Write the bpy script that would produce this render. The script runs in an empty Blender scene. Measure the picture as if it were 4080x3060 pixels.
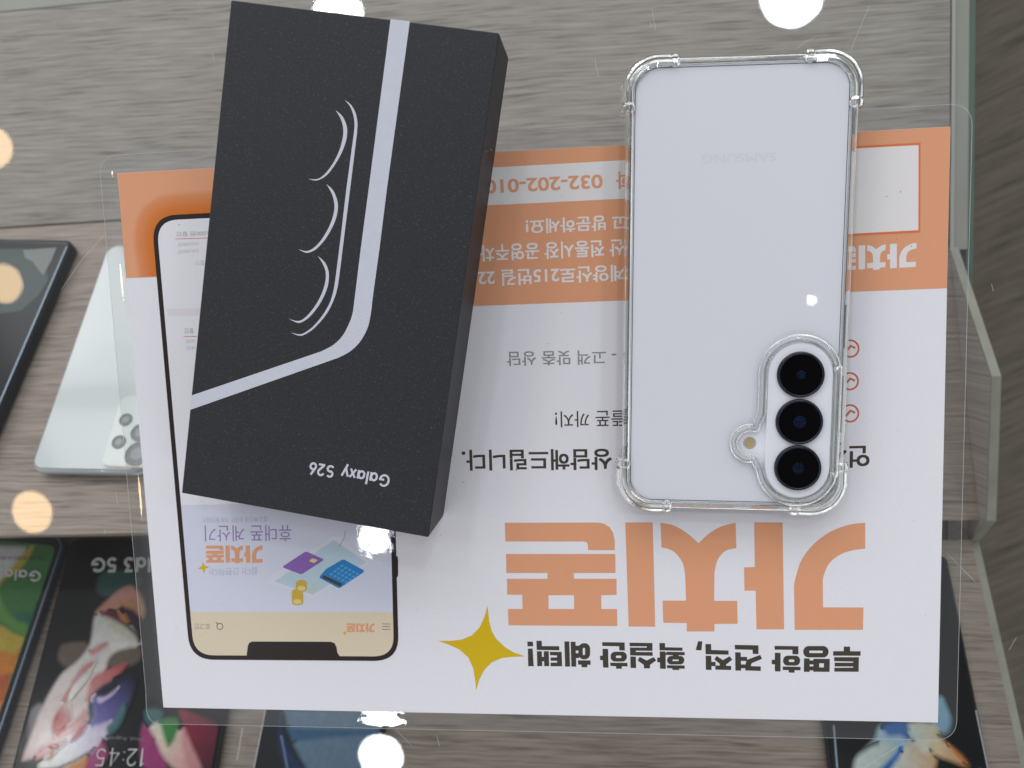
import bpy, bmesh, math, random
import numpy as np
from mathutils import Matrix, Vector
from mathutils.geometry import tessellate_polygon

random.seed(7)
SC = bpy.context.scene
COL = SC.collection

# ------------------------------------------------------------------ camera (millimetres, solved from the A4 sheet)
F_PX = 3220.0
CX, CY = 2040.0, 1530.0
R = np.array([[0.9937665873, -0.0361878901, -0.1054438550],
              [-0.0246826461, -0.9937962470, 0.1084425486],
              [-0.1087140144, -0.1051639467, -0.9884947177]])
CAM = np.array([29.7369, 53.1871, 292.5567])
cam_d = bpy.data.cameras.new('camera')
cam = bpy.data.objects.new('camera', cam_d)
COL.objects.link(cam)
cam_d.sensor_fit = 'HORIZONTAL'
cam_d.sensor_width = 36.0
cam_d.lens = F_PX / 4080.0 * 36.0
cam_d.clip_start = 0.01
cam_d.clip_end = 50
cam_d.dof.use_dof = True
cam_d.dof.focus_distance = 0.286
cam_d.dof.aperture_fstop = 13.5
_m = Matrix.Identity(4)
for i in range(3):
    _m[i][0] = R[0][i]
    _m[i][1] = -R[1][i]
    _m[i][2] = -R[2][i]
    _m[i][3] = CAM[i] * 0.001
cam.matrix_world = _m
SC.camera = cam

# ------------------------------------------------------------------ world: a dim shop interior
world = bpy.data.worlds.new('World')
SC.world = world
world.use_nodes = True
wn = world.node_tree.nodes
wl = world.node_tree.links
wn.clear()
w_out = wn.new('ShaderNodeOutputWorld')
w_bg = wn.new('ShaderNodeBackground')
w_tc = wn.new('ShaderNodeTexCoord')
w_sep = wn.new('ShaderNodeSeparateXYZ')
wl.new(w_tc.outputs['Generated'], w_sep.inputs[0])


def wmath(op, a, b=None):
    n = wn.new('ShaderNodeMath')
    n.operation = op
    for k, v in enumerate((a, b)):
        if v is None:
            continue
        if isinstance(v, (int, float)):
            n.inputs[k].default_value = v
        else:
            wl.new(v, n.inputs[k])
    return n.outputs[0]


# darker overhead (ceiling above the photographer), brighter towards the shop front at the far side of the counter
_up = wmath('MAXIMUM', w_sep.outputs[2], 0.0)
_side = wmath('SUBTRACT', 1.0, _up)
_front = wmath('MAXIMUM', w_sep.outputs[1], 0.0)
_left = wmath('MAXIMUM', wmath('MULTIPLY', w_sep.outputs[0], -1.0), 0.0)
_s = wmath('ADD', wmath('MULTIPLY', wmath('POWER', _side, 1.3), 0.95), wmath('MULTIPLY', wmath('POWER', _front, 2.0), 0.75))
_s = wmath('ADD', _s, wmath('MULTIPLY', wmath('POWER', _left, 2.0), 0.45))
_s = wmath('ADD', _s, 0.015)
_nz = wn.new('ShaderNodeTexNoise')
_nz.inputs['Scale'].default_value = 2.3
_nz.inputs['Detail'].default_value = 3
wl.new(w_tc.outputs['Generated'], _nz.inputs['Vector'])
_mr = wn.new('ShaderNodeMapRange')
_mr.inputs[1].default_value = 0.36
_mr.inputs[2].default_value = 0.64
_mr.inputs[3].default_value = 0.22
_mr.inputs[4].default_value = 1.75
wl.new(_nz.outputs[0], _mr.inputs[0])
_s = wmath('MULTIPLY', _s, _mr.outputs[0])
_yy = wmath('MAXIMUM', w_sep.outputs[1], 0.05)
_wu = wmath('DIVIDE', w_sep.outputs[0], _yy)
_wv = wmath('DIVIDE', w_sep.outputs[2], _yy)


def wband(v, lo, hi):
    return wmath('MULTIPLY', wmath('GREATER_THAN', v, lo), wmath('LESS_THAN', v, hi))


_win = wmath('MULTIPLY', wband(_wu, -1.35, 0.7), wband(_wv, 0.30, 0.80))
_bar = wmath('GREATER_THAN', wmath('FRACT', wmath('MULTIPLY', wmath('ADD', _wu, 4.0), 3.3)), 0.22)
_bar2 = wmath('GREATER_THAN', wmath('FRACT', wmath('MULTIPLY', _wv, 3.6)), 0.16)
_win = wmath('MULTIPLY', wmath('MULTIPLY', _win, _bar), _bar2)
_win = wmath('MULTIPLY', _win, wmath('GREATER_THAN', w_sep.outputs[1], 0.1))
_s = wmath('ADD', _s, wmath('MULTIPLY', _win, 3.2))
_low = wmath('GREATER_THAN', w_sep.outputs[2], -0.02)
_s = wmath('MULTIPLY', _s, wmath('ADD', wmath('MULTIPLY', _low, 0.8), 0.2))
wl.new(_s, w_bg.inputs['Strength'])
w_bg.inputs['Color'].default_value = (0.95, 0.97, 1.0, 1)
wl.new(w_bg.outputs[0], w_out.inputs[0])


# ------------------------------------------------------------------ rays through the solved lens: where a seen point lies on a real plane
def ray(p):
    return R.T @ np.array([(p[0] - CX) / F_PX, (p[1] - CY) / F_PX, 1.0])


def onz(p, z):
    d = ray(p)
    return CAM + d * (z - CAM[2]) / d[2]


def onpl(p, p0, n):
    d = ray(p)
    return CAM + d * (np.dot(n, p0 - CAM) / np.dot(n, d))


# ------------------------------------------------------------------ ceiling downlights (their mirror images show in the glass)
CEIL = 1750.0


def downlight(px, radius_mm, radiance, color):
    g = onz(px, 0.0)
    d = ray(px)
    d = d / np.linalg.norm(d)
    d[2] = -d[2]
    p = g + d * ((CEIL - g[2]) / d[2])
    ld = bpy.data.lights.new('downlight', 'AREA')
    ld.shape = 'DISK'
    ld.size = 2 * radius_mm * 0.001
    ld.energy = radiance * math.pi * math.pi * (radius_mm * 0.001) ** 2
    ld.color = color
    lo = bpy.data.objects.new('downlight', ld)
    lo.location = [c * 0.001 for c in p]
    COL.objects.link(lo)


COOL = (0.90, 0.96, 1.0)
WARM = (1.0, 0.66, 0.34)
downlight((3155, -18), 73, 32, COOL)
downlight((1345, 62), 66, 32, COOL)
downlight((1502, 2140), 50, 32, COOL)
downlight((1518, 3012), 62, 32, COOL)
downlight((128, 2040), 60, 13, WARM)
downlight((18, 1130), 52, 11, WARM)
downlight((-22, 590), 52, 13, WARM)
downlight((3226, 1195), 9, 45, COOL)
# unseen downlights added for more diffuse light, outside what the glass mirrors
for _px in ((-420, 60), (5000, 10), (-380, 3900), (4900, 2300), (3160, -1150), (1340, -1150), (3250, 4150), (5000, 4000)):
    downlight(_px, 66, 62, COOL)

SC.view_settings.view_transform = 'Standard'
SC.view_settings.look = 'None'
SC.view_settings.exposure = 0.1
SC.view_settings.gamma = 1.0
SC.render.engine = 'CYCLES'
SC.cycles.max_bounces = 14
SC.cycles.diffuse_bounces = 4
SC.cycles.glossy_bounces = 6
SC.cycles.transmission_bounces = 12
SC.cycles.transparent_max_bounces = 32
SC.cycles.caustics_reflective = False
SC.cycles.caustics_refractive = True
SC.cycles.use_denoising = True
SC.cycles.sample_clamp_indirect = 6.0


# ------------------------------------------------------------------ materials
def new_mat(name):
    m = bpy.data.materials.new(name)
    m.use_nodes = True
    nt = m.node_tree
    b = nt.nodes.get('Principled BSDF')
    return m, nt, b


def plain(name, col, rough=0.5, spec=0.5, metal=0.0, coat=0.0, coat_rough=0.05, var=0.0, scale=300.0, emis=None):
    m, nt, b = new_mat(name)
    b.inputs['Base Color'].default_value = (*col, 1)
    b.inputs['Roughness'].default_value = rough
    b.inputs['Specular IOR Level'].default_value = spec
    b.inputs['Metallic'].default_value = metal
    b.inputs['Coat Weight'].default_value = coat
    b.inputs['Coat Roughness'].default_value = coat_rough
    if var > 0:
        tc = nt.nodes.new('ShaderNodeTexCoord')
        nz = nt.nodes.new('ShaderNodeTexNoise')
        nz.inputs['Scale'].default_value = scale
        nz.inputs['Detail'].default_value = 4
        nt.links.new(tc.outputs['Object'], nz.inputs['Vector'])
        cr = nt.nodes.new('ShaderNodeValToRGB')
        cr.color_ramp.elements[0].position = 0.3
        cr.color_ramp.elements[1].position = 0.7
        cr.color_ramp.elements[0].color = (*[c * (1 - var) for c in col], 1)
        cr.color_ramp.elements[1].color = (*[min(1, c * (1 + var)) for c in col], 1)
        nt.links.new(nz.outputs[0], cr.inputs[0])
        nt.links.new(cr.outputs[0], b.inputs['Base Color'])
    return m


def laminated(name, col, attr=None, var=0.035):
    """printed paper sealed under a glossy, slightly wavy film"""
    m, nt, b = new_mat(name)
    b.inputs['Roughness'].default_value = 0.75
    b.inputs['Specular IOR Level'].default_value = 0.1
    b.inputs['Coat Weight'].default_value = 1.0
    b.inputs['Coat Roughness'].default_value = 0.02
    b.inputs['Coat IOR'].default_value = 1.5
    tc = nt.nodes.new('ShaderNodeTexCoord')
    nz = nt.nodes.new('ShaderNodeTexNoise')
    nz.inputs['Scale'].default_value = 900
    nz.inputs['Detail'].default_value = 3
    nt.links.new(tc.outputs['Object'], nz.inputs['Vector'])
    bp = nt.nodes.new('ShaderNodeBump')
    bp.inputs['Strength'].default_value = 0.008
    bp.inputs['Distance'].default_value = 0.0003
    nt.links.new(nz.outputs[0], bp.inputs['Height'])
    nz2 = nt.nodes.new('ShaderNodeTexNoise')
    nz2.inputs['Scale'].default_value = 95
    nz2.inputs['Detail'].default_value = 2.5
    nt.links.new(tc.outputs['Object'], nz2.inputs['Vector'])
    bp2 = nt.nodes.new('ShaderNodeBump')
    bp2.inputs['Strength'].default_value = 0.075
    bp2.inputs['Distance'].default_value = 0.0007
    nt.links.new(nz2.outputs[0], bp2.inputs['Height'])
    nt.links.new(bp.outputs[0], bp2.inputs['Normal'])
    nt.links.new(bp2.outputs[0], b.inputs['Coat Normal'])
    # faint print mottling
    mx = nt.nodes.new('ShaderNodeMix')
    mx.data_type = 'RGBA'
    mx.blend_type = 'MULTIPLY'
    mx.inputs[0].default_value = 1.0
    if attr:
        at = nt.nodes.new('ShaderNodeAttribute')
        at.attribute_name = attr
        nt.links.new(at.outputs['Color'], mx.inputs[6])
    else:
        mx.inputs[6].default_value = (*col, 1)
    cr = nt.nodes.new('ShaderNodeValToRGB')
    cr.color_ramp.elements[0].position = 0.3
    cr.color_ramp.elements[1].position = 0.7
    cr.color_ramp.elements[0].color = (1 - var, 1 - var, 1 - var, 1)
    cr.color_ramp.elements[1].color = (1, 1, 1, 1)
    nz3 = nt.nodes.new('ShaderNodeTexNoise')
    nz3.inputs['Scale'].default_value = 1500
    nz3.inputs['Detail'].default_value = 6
    nt.links.new(tc.outputs['Object'], nz3.inputs['Vector'])
    nt.links.new(nz3.outputs[0], cr.inputs[0])
    nt.links.new(cr.outputs[0], mx.inputs[7])
    nt.links.new(mx.outputs[2], b.inputs['Base Color'])
    return m


def see_through(name, tint, haze=0.0, haze_col=(0.8, 0.8, 0.8), rough=0.0, ior=1.5, gain=1.0, bump=None, sides=1.0):
    """thin clear sheet: light passes straight through, the surface mirrors by Fresnel, a little milky haze"""
    m = bpy.data.materials.new(name)
    m.use_nodes = True
    nt = m.node_tree
    nt.nodes.clear()
    out = nt.nodes.new('ShaderNodeOutputMaterial')
    tr = nt.nodes.new('ShaderNodeBsdfTransparent')
    tr.inputs[0].default_value = (*tint, 1)
    df = nt.nodes.new('ShaderNodeBsdfDiffuse')
    df.inputs[0].default_value = (*haze_col, 1)
    gl = nt.nodes.new('ShaderNodeBsdfGlossy')
    gl.inputs['Color'].default_value = (gain, gain, gain, 1)
    gl.inputs['Roughness'].default_value = rough
    # mirror strength the same from both sides of the thin sheet (Schlick)
    f0 = ((ior - 1) / (ior + 1)) ** 2 * sides
    ge = nt.nodes.new('ShaderNodeNewGeometry')
    dt = nt.nodes.new('ShaderNodeVectorMath')
    dt.operation = 'DOT_PRODUCT'
    nt.links.new(ge.outputs['Normal'], dt.inputs[0])
    nt.links.new(ge.outputs['Incoming'], dt.inputs[1])
    last = dt.outputs['Value']
    for op, a, b in (('ABSOLUTE', None, 0), ('SUBTRACT', 1.0, None), ('POWER', None, 5.0), ('MULTIPLY_ADD', None, 1 - f0)):
        n = nt.nodes.new('ShaderNodeMath')
        n.operation = op
        if op == 'SUBTRACT':
            n.inputs[0].default_value = a
            nt.links.new(last, n.inputs[1])
        else:
            nt.links.new(last, n.inputs[0])
            n.inputs[1].default_value = b
            if op == 'MULTIPLY_ADD':
                n.inputs[2].default_value = f0
        last = n.outputs[0]
    m1 = nt.nodes.new('ShaderNodeMixShader')
    m1.inputs[0].default_value = haze
    nt.links.new(tr.outputs[0], m1.inputs[1])
    nt.links.new(df.outputs[0], m1.inputs[2])
    m2 = nt.nodes.new('ShaderNodeMixShader')
    nt.links.new(last, m2.inputs[0])
    nt.links.new(m1.outputs[0], m2.inputs[1])
    nt.links.new(gl.outputs[0], m2.inputs[2])
    nt.links.new(m2.outputs[0], out.inputs[0])
    if bump:
        tc = nt.nodes.new('ShaderNodeTexCoord')
        nz = nt.nodes.new('ShaderNodeTexNoise')
        nz.inputs['Scale'].default_value = bump[0]
        nz.inputs['Detail'].default_value = 4
        nt.links.new(tc.outputs['Object'], nz.inputs['Vector'])
        bp = nt.nodes.new('ShaderNodeBump')
        bp.inputs['Strength'].default_value = bump[1]
        bp.inputs['Distance'].default_value = bump[2]
        nt.links.new(nz.outputs[0], bp.inputs['Height'])
        nt.links.new(bp.outputs[0], gl.inputs['Normal'])
    return m


def clear_rubber(name):
    m = bpy.data.materials.new(name)
    m.use_nodes = True
    nt = m.node_tree
    nt.nodes.clear()
    out = nt.nodes.new('ShaderNodeOutputMaterial')
    g = nt.nodes.new('ShaderNodeBsdfGlass')
    g.inputs['IOR'].default_value = 1.46
    g.inputs['Roughness'].default_value = 0.0
    g.inputs['Color'].default_value = (0.97, 0.98, 0.97, 1)
    t = nt.nodes.new('ShaderNodeBsdfTransparent')
    t.inputs[0].default_value = (0.97, 0.97, 0.965, 1)
    mx = nt.nodes.new('ShaderNodeMixShader')
    mx.inputs[0].default_value = 0.10
    nt.links.new(g.outputs[0], mx.inputs[1])
    nt.links.new(t.outputs[0], mx.inputs[2])
    df = nt.nodes.new('ShaderNodeBsdfDiffuse')
    df.inputs[0].default_value = (0.80, 0.82, 0.79, 1)
    m2 = nt.nodes.new('ShaderNodeMixShader')
    m2.inputs[0].default_value = 0.05
    nt.links.new(mx.outputs[0], m2.inputs[1])
    nt.links.new(df.outputs[0], m2.inputs[2])
    nt.links.new(m2.outputs[0], out.inputs[0])
    return m


def wood(name, dark, light, rot=0.0, rough=0.5, sx=21.0, sy=620.0):
    """grey wood-print laminate: long wavy grain lines along local x"""
    m, nt, b = new_mat(name)
    b.inputs['Roughness'].default_value = rough
    b.inputs['Specular IOR Level'].default_value = 0.35
    tc = nt.nodes.new('ShaderNodeTexCoord')
    mp = nt.nodes.new('ShaderNodeMapping')
    mp.inputs['Rotation'].default_value = (0, 0, rot)
    nt.links.new(tc.outputs['Object'], mp.inputs['Vector'])
    # bend the grain
    nb = nt.nodes.new('ShaderNodeTexNoise')
    nb.inputs['Scale'].default_value = 22
    nb.inputs['Detail'].default_value = 3
    nt.links.new(mp.outputs[0], nb.inputs['Vector'])
    sub = nt.nodes.new('ShaderNodeVectorMath')
    sub.operation = 'SUBTRACT'
    sub.inputs[1].default_value = (0.5, 0.5, 0.5)
    nt.links.new(nb.outputs['Color'], sub.inputs[0])
    mul = nt.nodes.new('ShaderNodeVectorMath')
    mul.operation = 'MULTIPLY'
    mul.inputs[1].default_value = (0.004, 0.0036, 0.0)
    nt.links.new(sub.outputs[0], mul.inputs[0])
    add = nt.nodes.new('ShaderNodeVectorMath')
    add.operation = 'ADD'
    nt.links.new(mp.outputs[0], add.inputs[0])
    nt.links.new(mul.outputs[0], add.inputs[1])

    def grain(sx_, sy_, detail):
        mp2 = nt.nodes.new('ShaderNodeMapping')
        mp2.inputs['Scale'].default_value = (sx_, sy_, 1)
        nt.links.new(add.outputs[0], mp2.inputs['Vector'])
        n = nt.nodes.new('ShaderNodeTexNoise')
        n.inputs['Scale'].default_value = 1.0
        n.inputs['Detail'].default_value = detail
        n.inputs['Roughness'].default_value = 0.62
        nt.links.new(mp2.outputs[0], n.inputs['Vector'])
        return n.outputs[0]

    g1 = grain(sx, sy, 4)
    g2 = grain(sx * 1.5, sy * 1.7, 3)
    g3 = grain(sx * 0.5, sy * 0.12, 3)

    def mth(op, a, bb):
        n = nt.nodes.new('ShaderNodeMath')
        n.operation = op
        for k, v in enumerate((a, bb)):
            if isinstance(v, (int, float)):
                n.inputs[k].default_value = v
            else:
                nt.links.new(v, n.inputs[k])
        return n.outputs[0]

    s = mth('ADD', mth('MULTIPLY', g1, 0.46), mth('MULTIPLY', g2, 0.44))
    s = mth('ADD', s, mth('MULTIPLY', g3, 0.10))
    cr = nt.nodes.new('ShaderNodeValToRGB')
    e = cr.color_ramp.elements
    e[0].position = 0.36
    e[0].color = (*dark, 1)
    e[1].position = 0.61
    e[1].color = (*light, 1)
    mid = e.new(0.47)
    mid.color = (*[(a * 0.42 + c * 0.58) for a, c in zip(dark, light)], 1)
    nt.links.new(s, cr.inputs[0])
    nt.links.new(cr.outputs[0], b.inputs['Base Color'])
    bp = nt.nodes.new('ShaderNodeBump')
    bp.inputs['Strength'].default_value = 0.1
    bp.inputs['Distance'].default_value = 0.0002
    nt.links.new(g1, bp.inputs['Height'])
    nt.links.new(bp.outputs[0], b.inputs['Normal'])
    return m


def card_black(name):
    """black uncoated board with pale paper fibres"""
    m, nt, b = new_mat(name)
    b.inputs['Roughness'].default_value = 0.55
    b.inputs['Specular IOR Level'].default_value = 0.42
    tc = nt.nodes.new('ShaderNodeTexCoord')

    def fleck(scale, lo, hi, stretch):
        mp = nt.nodes.new('ShaderNodeMapping')
        mp.inputs['Scale'].default_value = stretch
        nt.links.new(tc.outputs['Object'], mp.inputs['Vector'])
        n = nt.nodes.new('ShaderNodeTexNoise')
        n.inputs['Scale'].default_value = scale
        n.inputs['Detail'].default_value = 2
        n.inputs['Distortion'].default_value = 0.6
        nt.links.new(mp.outputs[0], n.inputs['Vector'])
        r = nt.nodes.new('ShaderNodeMapRange')
        r.inputs[1].default_value = lo
        r.inputs[2].default_value = hi
        nt.links.new(n.outputs[0], r.inputs[0])
        return r.outputs[0]

    f1 = fleck(1900, 0.60, 0.74, (1, 0.75, 1))
    f2 = fleck(1500, 0.62, 0.76, (0.6, 1, 1))
    mx_ = nt.nodes.new('ShaderNodeMath')
    mx_.operation = 'MAXIMUM'
    nt.links.new(f1, mx_.inputs[0])
    nt.links.new(f2, mx_.inputs[1])
    mx = nt.nodes.new('ShaderNodeMix')
    mx.data_type = 'RGBA'
    mx.inputs[6].default_value = (0.0170, 0.0172, 0.0205, 1)
    mx.inputs[7].default_value = (0.048, 0.050, 0.061, 1)
    nt.links.new(mx_.outputs[0], mx.inputs[0])
    nt.links.new(mx.outputs[2], b.inputs['Base Color'])
    bp = nt.nodes.new('ShaderNodeBump')
    bp.inputs['Strength'].default_value = 0.12
    bp.inputs['Distance'].default_value = 0.0002
    nt.links.new(mx_.outputs[0], bp.inputs['Height'])
    nt.links.new(bp.outputs[0], b.inputs['Normal'])
    return m


M = {}
PAPER = (0.82, 0.795, 0.84)
ORANGE = (0.76, 0.355, 0.200)
M['paper'] = laminated('laminated_paper', PAPER)
M['orange'] = laminated('laminated_orange', ORANGE)
M['orange_deep'] = laminated('laminated_deep_orange', (0.72, 0.20, 0.075))
M['print_attr'] = laminated('laminated_gradient', PAPER, attr='Col')
M['ink'] = laminated('laminated_ink', (0.066, 0.056, 0.044))
M['ink_soft'] = laminated('laminated_grey_ink', (0.30, 0.29, 0.29))
M['ink_pale'] = laminated('laminated_pale_ink', (0.52, 0.51, 0.52))
M['bezel'] = laminated('laminated_brown_black', (0.030, 0.020, 0.020))
M['mustard'] = laminated('laminated_mustard', (0.68, 0.46, 0.012))
M['check'] = laminated('laminated_red_orange', (0.62, 0.155, 0.075))
M['white_print'] = laminated('laminated_white_print', (0.80, 0.76, 0.76))
M['lavender'] = laminated('laminated_lavender', (0.675, 0.68, 0.795))
M['beige'] = laminated('laminated_beige', (0.74, 0.63, 0.47))
M['lilac'] = laminated('laminated_lilac', (0.76, 0.72, 0.76))
M['purple'] = laminated('laminated_purple', (0.27, 0.135, 0.45))
M['purple_text'] = laminated('laminated_purple_text', (0.33, 0.22, 0.52))
M['blue_grey_text'] = laminated('laminated_blue_grey', (0.44, 0.46, 0.62))
M['calc_blue'] = laminated('laminated_blue', (0.03, 0.22, 0.55))
M['calc_key'] = laminated('laminated_key_blue', (0.10, 0.36, 0.68))
M['tablet_rim'] = laminated('laminated_tablet_rim', (0.72, 0.71, 0.79))
M['pale_blue'] = laminated('laminated_pale_blue', (0.50, 0.63, 0.72))
M['gold'] = laminated('laminated_gold', (0.62, 0.42, 0.06))
M['gold_light'] = laminated('laminated_gold_light', (0.78, 0.62, 0.22))
M['bill'] = laminated('laminated_bill_green', (0.50, 0.62, 0.58))

M['glass'] = see_through('counter_glass', (0.965, 0.970, 0.960), haze=0.003, haze_col=(0.7, 0.72, 0.7), rough=0.0, gain=1.0, sides=1.3)
M['side_glass'] = see_through('side_glass', (0.80, 0.84, 0.80), haze=0.002, rough=0.0, gain=0.12)
M['film'] = see_through('laminate_film', (0.93, 0.935, 0.94), haze=0.05, haze_col=(0.66, 0.66, 0.67), rough=0.015, ior=1.5, sides=1.8,
                        bump=(160.0, 0.03, 0.0006))
M['film_seam'] = plain('film_seam', (0.46, 0.47, 0.47), rough=0.3)
M['case_back'] = see_through('case_back_sheet', (0.965, 0.965, 0.965), haze=0.02, haze_col=(0.8, 0.8, 0.82), rough=0.02, ior=1.48,
                             bump=(25.0, 0.015, 0.0012))
M['case'] = clear_rubber('clear_rubber')
M['wood'] = wood('grey_wood', (0.170, 0.150, 0.135), (0.470, 0.428, 0.393))
M['wood_brown'] = wood('brown_grey_wood', (0.108, 0.085, 0.069), (0.375, 0.308, 0.263))
M['wood_dark'] = wood('dark_floor_wood', (0.075, 0.058, 0.046), (0.190, 0.152, 0.122), rot=math.radians(-24), sx=9.0, sy=120.0)
M['cream'] = plain('cream_edge', (0.31, 0.305, 0.255), rough=0.5, var=0.12, scale=60)
M['rail'] = plain('pale_rail', (0.40, 0.395, 0.355), rough=0.45, var=0.05, scale=40)
M['rail_green'] = plain('green_glass_edge', (0.145, 0.195, 0.165), rough=0.3)
M['rail_light'] = plain('pale_edge_line', (0.50, 0.50, 0.46), rough=0.4)
M['gap_black'] = plain('gap_shade_black', (0.012, 0.012, 0.012), rough=0.7)
M['scratch'] = plain('scratch_white', (0.62, 0.62, 0.60), rough=0.6)
M['hair'] = plain('hair_black', (0.015, 0.013, 0.012), rough=0.4)
M['board'] = card_black('black_board')
M['board_edge'] = plain('black_board_edge', (0.006, 0.006, 0.006), rough=0.7)
M['silver_print'] = plain('silver_print', (0.56, 0.57, 0.64), rough=0.45, spec=0.4, var=0.02)
M['phone_white'] = plain('satin_white_glass', (0.83, 0.83, 0.895), rough=0.38, spec=0.4, var=0.006, scale=4000)
M['phone_frame'] = plain('darkened_aluminium', (0.24, 0.24, 0.26), rough=0.16, metal=1.0)  # silver frame coloured darker to put dark lines into the case wall
M['painted_edge_line'] = plain('dark_edge_line', (0.10, 0.105, 0.13), rough=0.5)
M['island'] = plain('camera_island_white', (0.76, 0.76, 0.815), rough=0.3, spec=0.4)
M['lens_ring'] = plain('lens_ring_dark', (0.030, 0.032, 0.044), rough=0.25, metal=0.7)
M['lens_glass'] = plain('lens_black_glass', (0.0025, 0.0025, 0.003), rough=0.04, spec=0.35)
M['lens_core'] = plain('lens_blue_core', (0.0055, 0.0105, 0.025), rough=0.1, spec=0.4, var=0.9, scale=2200)
M['lens_inner'] = plain('lens_inner_ring', (0.0042, 0.0042, 0.0055), rough=0.06, spec=0.35)
M['flash'] = plain('flash_amber', (0.50, 0.38, 0.20), rough=0.25, coat=0.6)
M['flash_ring'] = plain('flash_ring', (0.42, 0.42, 0.43), rough=0.35)
M['logo_faint'] = plain('faint_grey_logo', (0.776, 0.776, 0.834), rough=0.35)
M['gloss_black'] = plain('gloss_black', (0.008, 0.009, 0.012), rough=0.06, spec=0.2)
M['side_navy'] = plain('navy_frame', (0.03, 0.04, 0.06), rough=0.25, metal=0.5)
M['white_dummy'] = plain('white_plastic', (0.53, 0.57, 0.575), rough=0.12, spec=0.5, coat=0.5)
M['white_dummy_side'] = plain('pale_blue_side', (0.50, 0.56, 0.62), rough=0.25)
M['bump_white'] = plain('white_camera_bump', (0.66, 0.70, 0.68), rough=0.15, coat=0.4)
M['dummy_lens'] = plain('grey_dummy_lens', (0.15, 0.165, 0.165), rough=0.12)
M['dummy_lens_core'] = plain('grey_lens_core', (0.28, 0.30, 0.30), rough=0.15)
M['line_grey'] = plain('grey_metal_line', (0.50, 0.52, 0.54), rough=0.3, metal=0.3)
M['rim_blue'] = plain('blue_rim', (0.20, 0.26, 0.34), rough=0.25, metal=0.4)
_cols = dict(sc_green=(0.045, 0.17, 0.045), sc_green2=(0.12, 0.30, 0.05), sc_teal=(0.02, 0.14, 0.10), sc_white=(0.66, 0.68, 0.68),
             sc_yellow=(0.48, 0.36, 0.05), sc_orange=(0.55, 0.20, 0.03), sc_red=(0.42, 0.10, 0.03), sc_text=(0.62, 0.64, 0.64),
             sc_ink=(0.05, 0.05, 0.05), sc_black=(0.006, 0.006, 0.007),
             fl_white=(0.62, 0.62, 0.60), fl_pink=(0.52, 0.25, 0.25), fl_rose=(0.40, 0.09, 0.09), fl_wine=(0.18, 0.020, 0.05),
             fl_peach=(0.52, 0.26, 0.14), fl_violet=(0.12, 0.10, 0.34), fl_lilac=(0.48, 0.38, 0.56), fl_magenta=(0.30, 0.045, 0.16),
             fl_grey=(0.20, 0.19, 0.20), fl_brown=(0.14, 0.10, 0.08), fl_green=(0.05, 0.22, 0.06), fl_teal=(0.03, 0.085, 0.075),
             fl_dark=(0.030, 0.010, 0.02), fl_black=(0.006, 0.006, 0.0065), fl_crimson=(0.22, 0.02, 0.045), fl_orange=(0.50, 0.20, 0.06),
             fl_cream=(0.60, 0.56, 0.46), fl_navy=(0.012, 0.015, 0.035), fl_dteal=(0.05, 0.14, 0.15),
             bl_deep=(0.010, 0.035, 0.10), bl_mid=(0.045, 0.11, 0.21), bl_steel=(0.13, 0.21, 0.30), bl_line=(0.14, 0.22, 0.42),
             bl_black=(0.012, 0.014, 0.018),
             bu_sky=(0.22, 0.40, 0.56), bu_pale=(0.52, 0.60, 0.58), bu_blue=(0.02, 0.13, 0.42), bu_cream=(0.55, 0.46, 0.30),
             bu_orange=(0.48, 0.17, 0.05), bu_peach=(0.52, 0.32, 0.18), dark_refl=(0.045, 0.065, 0.065), dark_refl2=(0.17, 0.185, 0.17))  # the dark_refl tones are painted reflections, not wallpaper
for k_, c_ in _cols.items():
    M[k_] = plain('wallpaper_' + k_.split('_')[1], c_, rough=0.12, spec=0.16, var=0.06, scale=420)

# ------------------------------------------------------------------ object helpers (all shapes given in world millimetres)
WM = {}


def empty(name, loc, rotz=0.0, label=None, cat=None, group=None):
    o = bpy.data.objects.new(name, None)
    o.empty_display_size = 0.01
    o.location = [c * 0.001 for c in loc]
    o.rotation_euler = (0, 0, rotz)
    COL.objects.link(o)
    WM[o.name] = Matrix.Translation(Vector(o.location)) @ Matrix.Rotation(rotz, 4, 'Z')
    tag(o, label, cat, group)
    return o


def tag(o, label=None, cat=None, group=None, kind=None):
    if label:
        o['label'] = label
    if cat:
        o['category'] = cat
    if group:
        o['group'] = group
    if kind:
        o['kind'] = kind
    return o


def link(name, verts, faces, mat, parent=None, smooth=False, mats=None, midx=None, cols=None):
    me = bpy.data.meshes.new(name)
    inv = WM[parent.name].inverted() if parent is not None else Matrix.Identity(4)
    vv = [inv @ Vector((v[0] * 0.001, v[1] * 0.001, v[2] * 0.001)) for v in verts]
    me.from_pydata([tuple(v) for v in vv], [], [tuple(f) for f in faces])
    for mm in (mats or [mat]):
        me.materials.append(mm)
    if midx:
        for p, i in zip(me.polygons, midx):
            p.material_index = i
    if smooth:
        for p in me.polygons:
            p.use_smooth = True
    if cols is not None:
        ca = me.color_attributes.new('Col', 'FLOAT_COLOR', 'POINT')
        for i, c in enumerate(cols):
            ca.data[i].color = (*c, 1)
    me.update()
    o = bpy.data.objects.new(name, me)
    COL.objects.link(o)
    if parent is not None:
        o.parent = parent
        WM[o.name] = WM[parent.name].copy()
    else:
        WM[o.name] = Matrix.Identity(4)
    return o


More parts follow.
